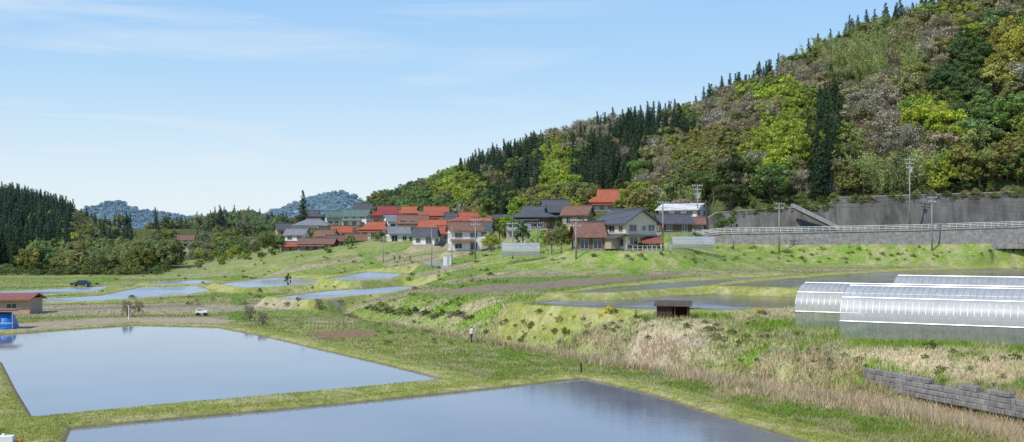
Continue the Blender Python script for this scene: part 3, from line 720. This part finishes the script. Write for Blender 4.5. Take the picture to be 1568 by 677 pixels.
# village greenery
x,y,r=grid_pts(-150,60,255,520,4.7,26);u=x/y;px=fU(u);k=(px>300)&(px<1075)&(y<np.interp(u,MU,MF)+5)&(fbm(x*.05,y*.05,66)>.40)&(r.random(len(x))<.85)
k&=clear(x,y,11,.95)
k&=~((px<500)&(y<340))&~((px<700)&(y<318))
x,y=x[k],y[k]
sp=list(r.choice(['olive','green','sparse','bright','dark'],len(x),p=[.25,.35,.14,.16,.1]))
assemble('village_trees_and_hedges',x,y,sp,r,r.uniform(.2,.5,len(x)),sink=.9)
def shrubs(name,pts,r):
    n=len(pts);P=[];S=[];C=[];I=[]
    for (x,y,s,c) in pts:
        P.append((x,y,tz(x,y)-.05));S.append((s*r.uniform(.8,1.8),s*r.uniform(.8,1.5),s*.8));C.append(np.array(c)*r.uniform(.75,1.25));I.append(r.choice([9,10]))
    rot=np.stack([np.zeros(n),np.zeros(n),r.uniform(0,6.28,n)],1)
    scatter(name,np.array(P),rot,np.array(S),np.array(I),np.array(C))
r=np.random.default_rng(27);pts=[]
def offw(q): return min(polydist(np.array([q[0]]),np.array([q[1]]),P)[0] for _,P,_ in PADDY)>1.5
for i in range(130):
    q=hit(r.uniform(560,1240),r.uniform(480,528))
    if offw(q): pts.append((q[0],q[1],r.uniform(.03,.10),random.choice([(.16,.25,.05),(.24,.34,.07),(.34,.3,.17)])))
for i in range(60):
    q=hit(r.uniform(1100,1560),r.uniform(530,600))
    if offw(q): pts.append((q[0],q[1],r.uniform(.03,.08),random.choice([(.2,.32,.06),(.14,.24,.05),(.42,.35,.22)])))
for i in range(110):
    q=hit(r.uniform(800,1540),r.uniform(380,404));
    if offw(q): pts.append((q[0],q[1],r.uniform(.05,.15),random.choice([(.17,.26,.05),(.28,.3,.09),(.38,.33,.2)])))
for i in range(190):
    q=hit(r.uniform(120,760),r.uniform(388,470))
    if offw(q): pts.append((q[0],q[1],r.uniform(.04,.14),random.choice([(.13,.19,.05),(.26,.28,.09),(.34,.28,.18)])))
for i in range(34):
    q=hit(560+i*5.0+r.uniform(-3,3),473+i*.45+r.uniform(-4,6));
    if offw(q): pts.append((q[0],q[1],r.uniform(.08,.16),random.choice([(.10,.15,.05),(.22,.25,.08),(.34,.3,.2)])))
shrubs('bank_shrubs',pts,r)
def blossom(name,px_,py_,s,c):
    q=hit(px_,py_);o=bpy.data.objects.new(name,PROT[9].data);LINK(o);o.location=(q[0],q[1],q[2]-.05);o.scale=(s,s,s*.8);o.color=(*c,1)
for a,b_,s in((931,483,.14),(920,486,.08),(1160,478,.1),(943,481,.07)): blossom('yellow_flower_bush',a,b_,s,(.85,.70,.02))
blossom('green_bush',1425,536,.14,(.08,.17,.04));blossom('green_bush',1555,552,.12,(.11,.2,.03));blossom('green_bush',625,482,.17,(.08,.13,.04))
def tree(name,px_,pb,y0,h,kind,c,prot=None,wx=1.):
    X,Y,Z=XZ(px_,pb,y0);Z=tz(X,Y);idx=dict(broad=0,tall=3,sparse=4,cedar=6,bamboo=8,broad2=1)[kind];H=14. if kind=='cedar' else 10.
    o=bpy.data.objects.new(name,PROT[idx].data);LINK(o);s=h/H;o.location=(X,Y,Z-.2);o.scale=(s*wx,s*wx,s);o.rotation_euler=(0,0,random.uniform(0,6));o.color=(*[q*1.4 for q in c],1)
tree('cedar_tree',464,340,440,20,'cedar',(.045,.075,.03))
for a,y0,h,k,c in((985,228,7,'broad',(.14,.2,.04)),(978,300,12,'broad',(.13,.17,.04)),(860,215,5,'broad',(.13,.15,.05)),(845,225,6,'sparse',(.3,.25,.15)),(800,255,7,'tall',(.09,.15,.04)),(780,262,6,'broad',(.18,.26,.04)),
   (765,300,8,'broad2',(.12,.17,.04)),(733,350,8,'broad',(.18,.25,.05)),(1000,290,9,'tall',(.13,.17,.05)),(1105,252,4,'broad2',(.1,.15,.03)),(1120,256,5,'tall',(.12,.17,.04)),(410,360,6,'broad',(.09,.14,.04)),(335,420,8,'broad2',(.2,.27,.05)),(440,236,3,'tall',(.07,.12,.03))):
    tree('garden_tree',a,390,y0,h,k,c)
for a,b_,h in((195,485,3.2),(382,492,3.0),(402,500,2.6),(212,480,2.6),(488,474,2.4)):
    q=hit(a,b_)
    o=bpy.data.objects.new('leafless_bush',PROT[4].data);LINK(o);s=h/10;o.location=(q[0],q[1],q[2]-.25*h);o.scale=(s,s,s);o.color=(.36,.31,.21,1)
# ------------------------------------------------------------------ road, walls, guard rail
def ztab(px_,PX,Z): return float(np.interp(px_,PX,Z))
WX=list(range(1078,1760,14))
def railz(px_): return ztab(px_,[1050,1100,1200,1400,1568,2400],[10.8,12,12.2,12.8,13.6,16])+.15
def strip(name,ylo,yhi,zlo,zhi,mat,back=.6,PX=WX,yl=None):
    b=MB()
    for a,c in zip(PX[:-1],PX[1:]):
        v=[]
        for p in(a,c):
            X0=(p-CX)/F*ylo
            v+=[(X0,ylo,zlo(p)),(X0,yhi,zhi(p)),(X0,yhi+back,zhi(p)),(X0,ylo+back+.3,zlo(p)-1)]
        b.add(v,[(0,4,5,1),(1,5,6,2),(0,1,2,3),(4,7,6,5)])
    return b.obj(name,mat)
strip('stone_retaining_wall',248.6,249.6,lambda p:8.6,lambda p:railz(p)-.25,'stone')
kb=MB()
for a,c in zip(WX[:-1],WX[1:]):
    x0,x1=(a-CX)/F*249.6,(c-CX)/F*249.6;z0,z1=railz(a),railz(c)
    kb.add([(x0,249.4,z0-.3),(x1,249.4,z1-.3),(x1,250.3,z1-.3),(x0,250.3,z0-.3),(x0,249.4,z0+.05),(x1,249.4,z1+.05),(x1,250.3,z1+.05),(x0,250.3,z0+.05)],[(0,1,5,4),(1,2,6,5),(2,3,7,6),(3,0,4,7),(4,5,6,7),(3,2,1,0)])
kb.obj('road_edge_kerb','conc')
gr=MB();X0,X1=(1066-CX)/F*250,(1760-CX)/F*250;xx=X0;pp=None
while xx<X1:
    p=CX+F*xx/250;z=railz(p);gr.tube((xx,249.8,z),(xx,249.8,z+1.1),.05,n=6)
    if pp:
        for hh in(.35,.72,1.08):gr.tube((pp[0],249.75,pp[1]+hh),(xx,249.75,z+hh),.06,n=6)
    pp=(xx,z);xx+=1.6
gr.obj('white_guard_rail','whitep')
rd=MB();
for a,c in zip(WX[:-1],WX[1:]):
    x0,x1=(a-CX)/F*252,(c-CX)/F*252;z0,z1=railz(a)-.1,railz(c)-.1
    rd.add([(x0,250.3,z0),(x1,250.3,z1),(x1,259,z1+.1),(x0,259,z0+.1)],[(0,1,2,3)])
rd.obj('road','asphalt')
def wt(p): return ztab(p,[1085,1100,1200,1279,1281,1568,2200],[15.5,17,18.2,18.4,20.6,22,23])
PW=list(range(1088,1860,12))
strip('hillside_retaining_wall',260,263,lambda p:11.5,wt,'dkconc',1.2,PW)
cp=MB()
for a,c in zip(PW[:-1],PW[1:]):
    if a<1281<c: continue
    x0,x1=(a-CX)/F*260,(c-CX)/F*260;yo=262.85
    cp.add([(x0,yo,wt(a)),(x1,yo,wt(c)),(x1,yo+1,wt(c)),(x0,yo+1,wt(a)),(x0,yo,wt(a)+.25),(x1,yo,wt(c)+.25),(x1,yo+1,wt(c)+.25),(x0,yo+1,wt(a)+.25)],[(0,1,5,4),(1,2,6,5),(2,3,7,6),(3,0,4,7),(4,5,6,7)])
cp.obj('wall_coping','conc')
rb=MB()
for p in range(1100,1850,26):
    X=(p-CX)/F*260;rb.add([(X-.12,259.85,11.5),(X+.12,259.85,11.5),(X+.12,262.85,wt(p)-.05),(X-.12,262.85,wt(p)-.05),(X-.12,260.2,11.5),(X+.12,260.2,11.5),(X+.12,263.1,wt(p)-.05),(X-.12,263.1,wt(p)-.05)],[(0,1,2,3),(0,3,7,4),(1,5,6,2)])
rb.obj('wall_ribs','dkconc')
r=np.random.default_rng(61);n=190
P=[];S=[];C=[];I=[]
for i in range(n):
    p=r.uniform(1095,1720);X=(p-CX)/F*262;top_=r.random()<.7
    P.append((X,262.6 if top_ else 259.6,(wt(p)-r.uniform(0,1.8)) if top_ else 12.6+railz(p)-12.2));s=r.uniform(.08,.22);S.append((s*1.5,s*.6,s*(1.2 if top_ else .6)));C.append(np.array(random.choice([(.17,.25,.05),(.22,.24,.07),(.3,.28,.13)]))*r.uniform(.8,1.2));I.append(r.choice([9,10]))
scatter('wall_creepers',np.array(P),np.stack([np.zeros(n),np.zeros(n),r.uniform(-.3,.3,n)],1),np.array(S),np.array(I),np.array(C))
b=MB();xa,xb=(1212-CX)/F*259,(1282-CX)/F*259;za,zb_=ZC+(HY-312)*259/F,ZC+(HY-346)*259/F
b.add([(xa,257.2,za-1.0),(xb,257.2,zb_-1.0),(xb,259.8,zb_-1.0),(xa,259.8,za-1.0),(xa,257.2,za),(xb,257.2,zb_),(xb,259.8,zb_),(xa,259.8,za)],[(0,1,5,4),(1,2,6,5),(2,3,7,6),(3,0,4,7),(4,5,6,7),(3,2,1,0)])
b.obj('concrete_ramp','conc')
b=MB()
for i in range(11):
    p=1236+i*5;X,Y,Z=XZ(p,291,272);b.box((X,Y,Z+.9),(.45,.35,1.8));b.box((X,Y,Z-1.2),(.7,.6,2.4))
b.obj('stone_grave_markers','conc')
# near stone wall
sw=MB();pA=Vector(hit(1330,570)[:2]);pB=Vector(W(1640,612,1.4))
dr=(pB-pA);LL=dr.length;dr.normalize();nr=Vector((dr.y,-dr.x));ang=math.atan2(dr.y,dr.x)
for row in range(4):
    s=-.2*row%0.4
    while s<LL:
        wv=random.uniform(.28,.6);p=pA+dr*(s+wv/2)+nr*(.5-.07*row+random.uniform(-.04,.04));hz_=.34+random.uniform(-.04,.03)
        if not(row==3 and fbm(np.array([s*.4]),np.array([3.]),5)[0]<.52):
            sw.box((p.x,p.y,.1+row*.34),(wv-.02,.5,hz_),ang+random.uniform(-.06,.06))
        s+=wv
sw.obj('stone_wall','stone',bevel=.05)
# ------------------------------------------------------------------ poles & wires
POLES=[(1393,242,345,256,2),(1427,300,370,246,1),(1193,310,379,244,1),(1068,282,354,262,2),(1015,308,386,214,1),(882,335,393,206,1),(785,340,396,225,1),(728,335,394,240,1),(692,346,402,232,0),(823,340,372,270,1),(661,350,397,245,0),(587,362,394,280,0),(640,352,380,330,0),(367,372,395,400,0),(752,330,360,330,1),(975,300,345,300,0),(1300,360,378,247,0)]
tops=[]
for (p,t,bs,y0,arm) in POLES:
    X,Y,Zb=XZ(p,bs,y0);Zt=ZC+(HY-t)*y0/F;Zg=min(Zb,tz(X,Y))-.3
    R=empty('utility_pole',(X,Y,0),random.uniform(-15,15))
    MB().tube((0,0,Zg),(0,0,Zt),.19 if arm else .11,.11 if arm else .07,10).obj('shaft','poleconc',R,True)
    if arm:
        b=MB()
        for k in range(arm+1): b.box((0,-.16,Zt-.35-k*1.0),(2.4-.4*k,.1,.12))
        b.obj('crossarms','metal',R)
        b=MB()
        for k in range(arm+1):
            for s in(-1,-.5,.5,1): b.tube((s*(1.1-.2*k),-.16,Zt-.29-k),(s*(1.1-.2*k),-.16,Zt-.05-k),.06,.04,6)
        b.obj('insulators','whitep',R)
        if arm==2: MB().tube((.35,0,Zt-3.4),(.35,0,Zt-2.4),.28,.28,12).obj('transformer','metal',R)
    tops.append((X,Y,Zt))
def wire(name,ps):
    b=MB()
    for (a,c) in zip(ps[:-1],ps[1:]):
        a=Vector(a);c=Vector(c);sag=(c-a).length*.02;pr=a
        for k in range(1,13):
            t=k/12;q=a.lerp(c,t)-Vector((0,0,sag*4*t*(1-t)));b.tube(pr,q,.022,n=3,cap=False);pr=q
    b.obj(name,'black')
T=tops
ext=(130,244,T[1][2]+1)
for dz,dx in((-.1,-1),(-.1,1),(-1.1,.6)):
    of=lambda t:(t[0]+dx*.4,t[1]+dx,t[2]+dz)
    wire('power_lines',[of(T[i]) for i in(6,5,4)]);wire('power_lines',[of(T[4]),of(T[2]),of(T[1]),of(ext)]);wire('power_lines',[of(T[3]),of(T[0]),of((150,250,T[0][2]+3))])
    wire('power_lines',[of(T[i]) for i in(7,6,9,3)])
# ------------------------------------------------------------------ greenhouses
def filmmat(name,tr,col=(.52,.54,.55)):
    m,N,L=newmat(name);b=N['Principled BSDF'];b.inputs['Base Color'].default_value=(*col,1);b.inputs['Roughness'].default_value=.4
    t=N.new('ShaderNodeBsdfTransparent');mx=N.new('ShaderNodeMixShader')
    tc=N.new('ShaderNodeTexCoord');n=N.new('ShaderNodeTexNoise');n.inputs['Scale'].default_value=1.3;n.inputs['Detail'].default_value=5;L.new(tc.outputs['Object'],n.inputs['Vector'])
    mr=N.new('ShaderNodeMapRange');mr.inputs['To Min'].default_value=tr-.2;mr.inputs['To Max'].default_value=tr+.2;L.new(n.outputs['Fac'],mr.inputs[0]);L.new(mr.outputs[0],mx.inputs[0])
    L.new(b.outputs[0],mx.inputs[1]);L.new(t.outputs[0],mx.inputs[2]);L.new(mx.outputs[0],N['Material Output'].inputs[0]);return m
FM=filmmat('plastic_film',.42);FM2=filmmat('side_film',.66,(.38,.41,.40))
def hoop(name,x,y,z,yaw,L_,w,h,side=1.2,ribs=.5,low=True):
    R=empty(name,(x,y,z),yaw);n=16
    def P(t):
        a=math.pi*t;return (w/2-w/2*math.cos(a), side+(h-side)*math.sin(a)**.85)
    prof_=[P(i/n) for i in range(n+1)];m=MB();K=max(2,int(L_/ribs));
    v=[];f=[]
    for i in range(K*2+1):
        xx=L_*i/(K*2);sg=0 if i%2==0 else -.03
        for (a,b_) in prof_: v.append((xx,a,b_+sg))
    for i in range(K*2):
        for j in range(n): q=i*(n+1)+j;f.append((q,q+1,q+n+2,q+n+1))
    m.add(v,f);m.obj('roof_film',FM,R,True)
    s=MB();s.add([(0,0,0),(L_,0,0),(L_,0,side),(0,0,side)],[(0,1,2,3)]);s.add([(0,w,0),(L_,w,0),(L_,w,side),(0,w,side)],[(0,1,2,3)])
    for xx in(0.01,L_-.01):
        o=[(xx,0,0)]+[(xx,a,b_) for a,b_ in prof_]+[(xx,w,0)];s.add(o,[tuple(range(len(o)))])
    s.obj('side_film',FM2,R)
    p=MB()
    for i in range(K+1):
        xx=L_*i/K;pr=(xx,-.03,0)
        for a,b_ in [(-.03,side)]+[(a,b_+.02) for a,b_ in prof_]+[(w+.03,0)]:
            p.tube(pr,(xx,a,b_),.016,n=4,cap=False);pr=(xx,a,b_)
    for a,b_ in((-.04,side),(-.04,.25),(w/2,h+.03),(w+.04,side),(P(.22)[0],P(.22)[1]+.03)):p.tube((0,a,b_),(L_,a,b_),.03,n=5)
    for a in(w*.35,w*.65):p.tube((-.02,a,0),(-.02,a,2),.03,n=5)
    p.tube((-.02,w*.35,2),(-.02,w*.65,2),.03,n=5)
    p.obj('pipe_frame','metal',R)
    MB().box((L_/2,-.06,.1),(L_,.05,.35)).obj('ground_skirt',pmat('skirt_film',(.3,.31,.27),.6,.3),R)
ax=-30.5
hoop('plastic_greenhouse',26.3,88,2.15,ax,26,6.6,4.6,1.9)
hoop('plastic_greenhouse',25.0,96.9,2.55,ax,30,6.3,4.1,1.7)
hoop('plastic_greenhouse',34.5,99.9,2.8,ax,24,6.3,4.4,1.5)
hoop('plastic_greenhouse',48.6,100.5,3.4,ax,20,6.3,5.4,1.5)
for (p,bs,y0,wpx,hh) in((769,391,212,58,2.4),(1030,380,226,66,2.4)):
    X,Y,Z=XZ(p,bs,y0);hoop('small_plastic_greenhouse',X,Y,Z,4,wpx*y0/F,4.5,hh,.7,1.2)
# ------------------------------------------------------------------ left shed, tarp, hut, fence
X,Y,Z=XZ(-14,479,158);R=empty('red_roof_shed',(X-1.2,Y,0),4)
MB().box((0,0,1.0),(15,5,2.4)).obj('walls','pink',R)
b=MB();b.prism([(-3.3,1.95),(0,2.75),(3.3,1.95),(3.3,2.1),(0,2.92),(-3.3,2.1)],-7.9,7.9);b.obj('roof','rust',R)
fr,gl=MB(),MB()
for a in(-4,0,5):windows(fr,gl,'f',(a,1.1),1.4,.8,15,5)
fr.obj('window_frames','frame',R);gl.obj('windows','glass',R)
X,Y,Z=XZ(10,505,131);R=empty('tarp_covered_stack',(X-1.6,Y,0),6)
b=MB();v=[];nx,ny=14,10
for i in range(nx+1):
    for j in range(ny+1):
        s=i/nx;t=j/ny;e=min(s,1-s,t,1-t);hz=1.9*min(1,e*9)**.5*(1-.15*abs(t-.5))+random.uniform(-.06,.06)
        v.append((-2.6+5.2*s+random.uniform(-.05,.05),-1.3+2.6*t+random.uniform(-.05,.05),max(0.02,hz)))
b.add(v,[(i*(ny+1)+j,i*(ny+1)+j+1,(i+1)*(ny+1)+j+1,(i+1)*(ny+1)+j) for i in range(nx) for j in range(ny)]);b.obj('tarpaulin','blue',R,True)
b=MB()
for xx in(-2.7,-.9,.9,2.7):b.tube((xx,-1.45,0),(xx,-1.45,2.2),.05)
b.tube((-2.8,-1.45,2.15),(2.8,-1.45,2.15),.05);b.tube((-2.8,-1.45,.7),(2.8,-1.45,.7),.04);b.obj('frame_poles','metal',R)
MB().box((0,0,2.25),(5.9,3.3,.07)).obj('tin_cover','rust',R)
hz=ZC-(487-HY)*103/F;R=empty('wooden_hut',(hx,hy,hz),-12)
b=MB();
b.box((0,.85,.7),(2.9,.06,1.4));b.box((-1.45,0,.65),(.06,1.7,1.3));b.box((1.45,0,.65),(.06,1.7,1.3));b.box((-.75,-.85,.6),(1.4,.06,1.2));b.obj('walls',pmat('dark_boards',(.07,.045,.035),.9,.4,3),R)
b=MB();b.prism([(-1.25,1.15),(1.1,1.5),(1.1,1.58),(-1.25,1.23)],-1.75,1.75);b.obj('roof',pmat('old_tin',(.12,.08,.06),.7,.5,2),R)
b=MB();b.tube((.2,-.85,0),(.2,-.85,1.2),.05);b.tube((1.4,-.88,0),(1.4,-.88,1.2),.05)
b.tube((1.3,-.2,.9),(2.6,-.5,1.0),.04);b.obj('posts','wood',R)
R=empty('wooden_fence',(0,0,0))
b=MB();pr=None
for i in range(14):
    p=468+i*5.6;q=hit(p,505-abs(i-7)*.2);b.tube((q[0],q[1],q[2]-.2),(q[0]+random.uniform(-.05,.05),q[1],q[2]+random.uniform(1.0,1.5)),.05,n=5)
    if pr:
        for k in(.45,.9):b.tube((pr[0],pr[1],pr[2]+k),(q[0],q[1],q[2]+k+random.uniform(-.05,.05)),.035,n=4)
    pr=q
b.obj('pickets',pmat('bamboo_stakes',(.5,.42,.28),.8,.3),R)
q=hit(890,571);MB().tube((q[0],q[1],q[2]-.1),(q[0],q[1],q[2]+.75),.07,.06,8).obj('wooden_post','black')
q=hit(197,490);MB().tube((q[0],q[1],q[2]-.1),(q[0],q[1],q[2]+1.9),.07,.05,8).obj('white_marker_post','whitep')
q=hit(309,484);R=empty('white_farm_machine',q,8)
MB().box((0,0,.55),(1.6,.8,.4)).box((-.25,0,.85),(.9,.7,.25)).obj('body','whitep',R,bevel=.08)
MB().box((-.25,-.36,.87),(.7,.04,.16)).obj('window','glass',R)
b=MB()
for sx in(-.5,.5):
    for sy in(-.42,.42):b.tube((sx,sy-.06,.25),(sx,sy+.06,.25),.25,n=12)
b.obj('wheels','black',R)
X,Y=W(12,676,.2);z=tz(X,Y);R=empty('white_plastic_container',(X,Y,z),10)
MB().box((-.2,0,.22),(1.0,.5,.45)).tube((-.2,0,.4),(-.2,0,.55),.1,.08,10).obj('tank','whitep',R,bevel=.07)
MB().box((.55,.05,.12),(.25,.2,.22)).obj('orange_cap_box',pmat('orange_plastic',(.6,.15,.03),.5,.1),R,bevel=.03)
q=XZ(685,400,238);z=tz(q[0],q[1]);R=empty('white_portable_toilet',(q[0],q[1],z),10)
MB().box((0,0,1.0),(1.6,1.4,2.2)).obj('cabin','whitep',R,bevel=.05);MB().box((0,0,2.16),(1.75,1.55,.12)).obj('roof','frame',R);MB().box((.1,-.72,1),(.6,.03,1.8)).obj('door','frame',R)
# ------------------------------------------------------------------ cars
def car(name,x,y,yaw,paint,s=1.):
    R=empty(name,(x,y,tz(x,y)),yaw);R.scale=(s,s,s);b=MB()
    low=[(-2.15,.35),(-2.18,.7),(-2.0,.86),(-1.0,.95),(1.85,.98),(2.1,.9),(2.15,.4),(1.7,.28),(-1.8,.28)]
    def loft(prof_,w0,w1fn):
        n=len(prof_);v=[(a,-w1fn(c),c) for a,c in prof_]+[(a,w1fn(c),c) for a,c in prof_]
        return v,[(i,(i+1)%n,n+(i+1)%n,n+i) for i in range(n)]+[tuple(range(n-1,-1,-1)),tuple(range(n,2*n))]
    v,f=loft(low,0,lambda c:.84 if .4<c<.9 else .8);b.add(v,f)
    cab=[(-1.15,.95),(-.45,1.43),(1.2,1.47),(1.95,.98)];v,f=loft(cab,0,lambda c:.78 if c<1.2 else .62);b.add(v,f)
    b.obj('body',paint,R,bevel=.04)
    g=MB();gl=[(-.9,1.0),(-.38,1.36),(1.1,1.39),(1.6,1.02)];v,f=loft(gl,0,lambda c:.79 if c<1.2 else .655);g.add(v,f)
    g.add([(-1.1,-.68,.99),(-1.1,.68,.99),(-.5,.56,1.41),(-.5,-.56,1.41)],[(0,1,2,3)]);g.obj('windows','glass',R)
    w=MB()
    for sx in(-1.35,1.35):
        for sy in(-.78,.78):w.tube((sx,sy-.1,.32),(sx,sy+.1,.32),.32,n=16)
    w.obj('wheels','black',R)
    w=MB()
    for sx in(-1.35,1.35):
        for sy in(-.89,.89):w.tube((sx,sy-.01,.32),(sx,sy+.01,.32),.19,n=12)
    for sy in(-.6,.6):w.box((-2.17,sy,.72),(.04,.3,.14))
    w.obj('hubs_and_lamps','metal',R)
X,Y=W(124,444)
ds=min(polydist(np.array([X]),np.array([Y]),P)[0] for _,P,_ in PADDY)
if ds<2.5: X,Y=(124-CX)/F*(Y+14),Y+14
car('dark_parked_car',X,Y,6,pmat('dark_car_paint',(.03,.035,.045),.25,.1,3,0,spec=.6))
# ------------------------------------------------------------------ people
def person(name,loc,yaw,shirt,trou,hat,stride=.22,scale=1.):
    R=empty(name,loc,yaw);R.scale=(scale,)*3
    V=[(0,0,.92),(0,0,1.12),(0,.0,1.34),(0,.01,1.46),(0,0,1.56)];E=[(0,1),(1,2),(2,3),(3,4)];Rr=[.15,.14,.165,.07,.06]
    def ch(par,pts,rs):
        for p,q in zip(pts,rs):V.append(p);Rr.append(q);E.append((par,len(V)-1));par=len(V)-1
        return par
    for s in(-1,1):
        st=stride*s
        ch(0,[(s*.1,0,.86),(s*.11,-st*.55-.04,.48),(s*.11,-st+ .05,.1),(s*.12,-st-.12,.04)],[.1,.07,.05,.045])
        hnd=ch(2,[(s*.19,0,1.38),(s*.25,.03,1.1),(s*.24,-.1+.1*s,.87),(s*.235,-.13+.1*s,.8)],[.065,.048,.034,.03])
        hp=V[hnd]
        for k,(dx,ln) in enumerate(((-.03,.075),(-.01,.09),(.01,.085),(.03,.065))):
            ch(hnd,[(hp[0],hp[1]+dx,hp[2]-.05),(hp[0]-s*.012,hp[1]+dx*1.1,hp[2]-.05-ln)],[.011,.008])
        ch(hnd,[(hp[0]-s*.03,hp[1]-.03,hp[2]-.04)],[.01])
    me=bpy.data.meshes.new('body');me.from_pydata(V,E,[]);o=bpy.data.objects.new('body',me);LINK(o)
    o.modifiers.new('s','SKIN');
    for i,q in enumerate(Rr):me.skin_vertices[0].data[i].radius=(q,q*.85)
    me.skin_vertices[0].data[0].use_root=True
    o.modifiers.new('ss','SUBSURF').levels=1;o.modifiers['ss'].render_levels=2
    dg=bpy.context.evaluated_depsgraph_get();dg.update();m2=bpy.data.meshes.new_from_object(o.evaluated_get(dg));bpy.data.objects.remove(o)
    ms=[pmat('shirt_cloth',shirt,.9,.2,6),pmat('trouser_cloth',trou,.9,.2,6),M['skin'],M['black']]
    m2.materials.clear()
    for q in ms:m2.materials.append(q)
    for p in m2.polygons:
        c=p.center;p.use_smooth=True
        p.material_index=3 if c.z<.1 else (2 if (c.z<.86 and abs(c.x)>.19) or c.z>1.47 else (1 if c.z<.93 else 0))
    o=bpy.data.objects.new('body',m2);LINK(o);o.parent=R
    def ell(nm,c,r_,mat,n=14):
        b=MB();v=[];f=[]
        for i in range(n+1):
            for j in range(n):
                a=math.pi*i/n;t=2*math.pi*j/n;v.append((c[0]+r_[0]*math.sin(a)*math.cos(t),c[1]+r_[1]*math.sin(a)*math.sin(t),c[2]+r_[2]*math.cos(a)))
        for i in range(n):
            for j in range(n):f.append((i*n+j,i*n+(j+1)%n,(i+1)*n+(j+1)%n,(i+1)*n+j))
        b.add(v,f);return b.obj(nm,mat,R,True)
    ell('head',(0,-.01,1.65),(.075,.095,.115),'skin');ell('nose',(0,-.105,1.64),(.013,.02,.02),'skin',6)
    ell('mouth',(0,-.098,1.595),(.025,.008,.006),pmat('lips',(.35,.12,.1)),6)
    for s in(-1,1):ell('eye',(s*.03,-.092,1.662),(.012,.008,.008),'black',6);ell('ear',(s*.076,0,1.65),(.012,.022,.03),'skin',6)
    ell('hair',(0,.015,1.68),(.083,.095,.105),'black')
    b=MB();b.tube((0,0,1.70),(0,0,1.72),.19,.17,18);b.tube((0,0,1.72),(0,0,1.81),.1,.08,14);b.obj('sun_hat',pmat('hat_cloth',hat,.9,.1),R,True)
q=hit(722,525);person('farmer_walking',q,-35,(.60,.58,.55),(.04,.045,.06),(.55,.5,.4))
for i,(p,c) in enumerate(((612,(.5,.06,.05)),(620,(.5,.5,.5)),(628,(.5,.08,.06)),(604,(.1,.12,.3)))):
    q=hit(p,400+i%2);person('farm_worker',q,random.uniform(0,360),c,(.05,.05,.08),(.6,.58,.5),.1)
X,Y,Z=XZ(1123,381,243);person('pedestrian_in_blue',(X,Y,tz(X,Y)),60,(.05,.2,.6),(.04,.05,.1),(.1,.3,.6),.12)
# ------------------------------------------------------------------ sky, sun, camera
SD=Vector((-.60,-.64,0));el=math.radians(49)
w=bpy.data.worlds.new('World');scene.world=w;w.use_nodes=True;N=w.node_tree.nodes;L=w.node_tree.links;bg=N['Background']
sk=N.new('ShaderNodeTexSky');sk.sky_type='NISHITA';sk.sun_disc=False;sk.sun_elevation=el;sk.sun_rotation=math.atan2(SD.x,SD.y);sk.air_density=1.;sk.dust_density=.6;sk.ozone_density=1.5
tc=N.new('ShaderNodeTexCoord');sx=N.new('ShaderNodeSeparateXYZ');L.new(tc.outputs['Generated'],sx.inputs[0])
rp=N.new('ShaderNodeValToRGB');e=rp.color_ramp.elements;e[0].position=0;e[0].color=(.84,.92,.96,1);e[1].position=1;e[1].color=(.10,.22,.62,1)
for ps,cl in((.07,(.68,.83,.95,1)),(.14,(.47,.71,.96,1)),(.24,(.31,.58,.95,1)),(.45,(.17,.36,.8,1))):
    q=e.new(ps);q.color=cl
L.new(sx.outputs['Z'],rp.inputs[0])
sc=N.new('ShaderNodeVectorMath');sc.operation='SCALE';sc.inputs['Scale'].default_value=8.6;L.new(rp.outputs[0],sc.inputs[0])
m0=N.new('ShaderNodeMix');m0.data_type='RGBA';m0.inputs[0].default_value=.87;L.new(sk.outputs[0],m0.inputs[6]);L.new(sc.outputs[0],m0.inputs[7])
mp=N.new('ShaderNodeMapping');mp.inputs['Scale'].default_value=(2.2,2.2,26);mp.inputs['Rotation'].default_value=(0,math.radians(3),0);L.new(tc.outputs['Generated'],mp.inputs[0])
nz=N.new('ShaderNodeTexNoise');nz.inputs['Scale'].default_value=1.3;nz.inputs['Detail'].default_value=7;nz.inputs['Roughness'].default_value=.55;nz.inputs['Distortion'].default_value=.6;L.new(mp.outputs[0],nz.inputs['Vector'])
mr=N.new('ShaderNodeMapRange');mr.inputs['From Min'].default_value=.48;mr.inputs['From Max'].default_value=.75;mr.inputs['To Max'].default_value=.6;L.new(nz.outputs['Fac'],mr.inputs[0])
mr2=N.new('ShaderNodeMapRange');mr2.inputs['From Min'].default_value=.2;mr2.inputs['From Max'].default_value=-.2;L.new(sx.outputs['X'],mr2.inputs[0])
mm=N.new('ShaderNodeMath');mm.operation='MULTIPLY';L.new(mr.outputs[0],mm.inputs[0]);L.new(mr2.outputs[0],mm.inputs[1])
mx=N.new('ShaderNodeMix');mx.data_type='RGBA';L.new(mm.outputs[0],mx.inputs[0]);L.new(m0.outputs[2],mx.inputs[6]);mx.inputs[7].default_value=(6.9,7.4,7.9,1)
L.new(mx.outputs[2],bg.inputs[0]);bg.inputs[1].default_value=.12
sl=bpy.data.lights.new('sun','SUN');sl.energy=3.9;sl.angle=math.radians(.5);sl.color=(1,.95,.87);so=bpy.data.objects.new('sun',sl);LINK(so)
hd=SD.normalized()*math.cos(el);so.rotation_euler=Vector((hd.x,hd.y,math.sin(el))).to_track_quat('Z','Y').to_euler()
cam=bpy.data.cameras.new('camera');cam.sensor_width=36;cam.lens=36*F/1568;cam.shift_y=(HY-338.5)/1568;cam.clip_end=20000;cam.clip_start=.5
co=bpy.data.objects.new('camera',cam);LINK(co);co.location=(0,0,ZC);co.rotation_euler=(math.radians(90),0,0);scene.camera=co
scene.view_settings.view_transform='Standard';scene.view_settings.look='None';scene.view_settings.exposure=0
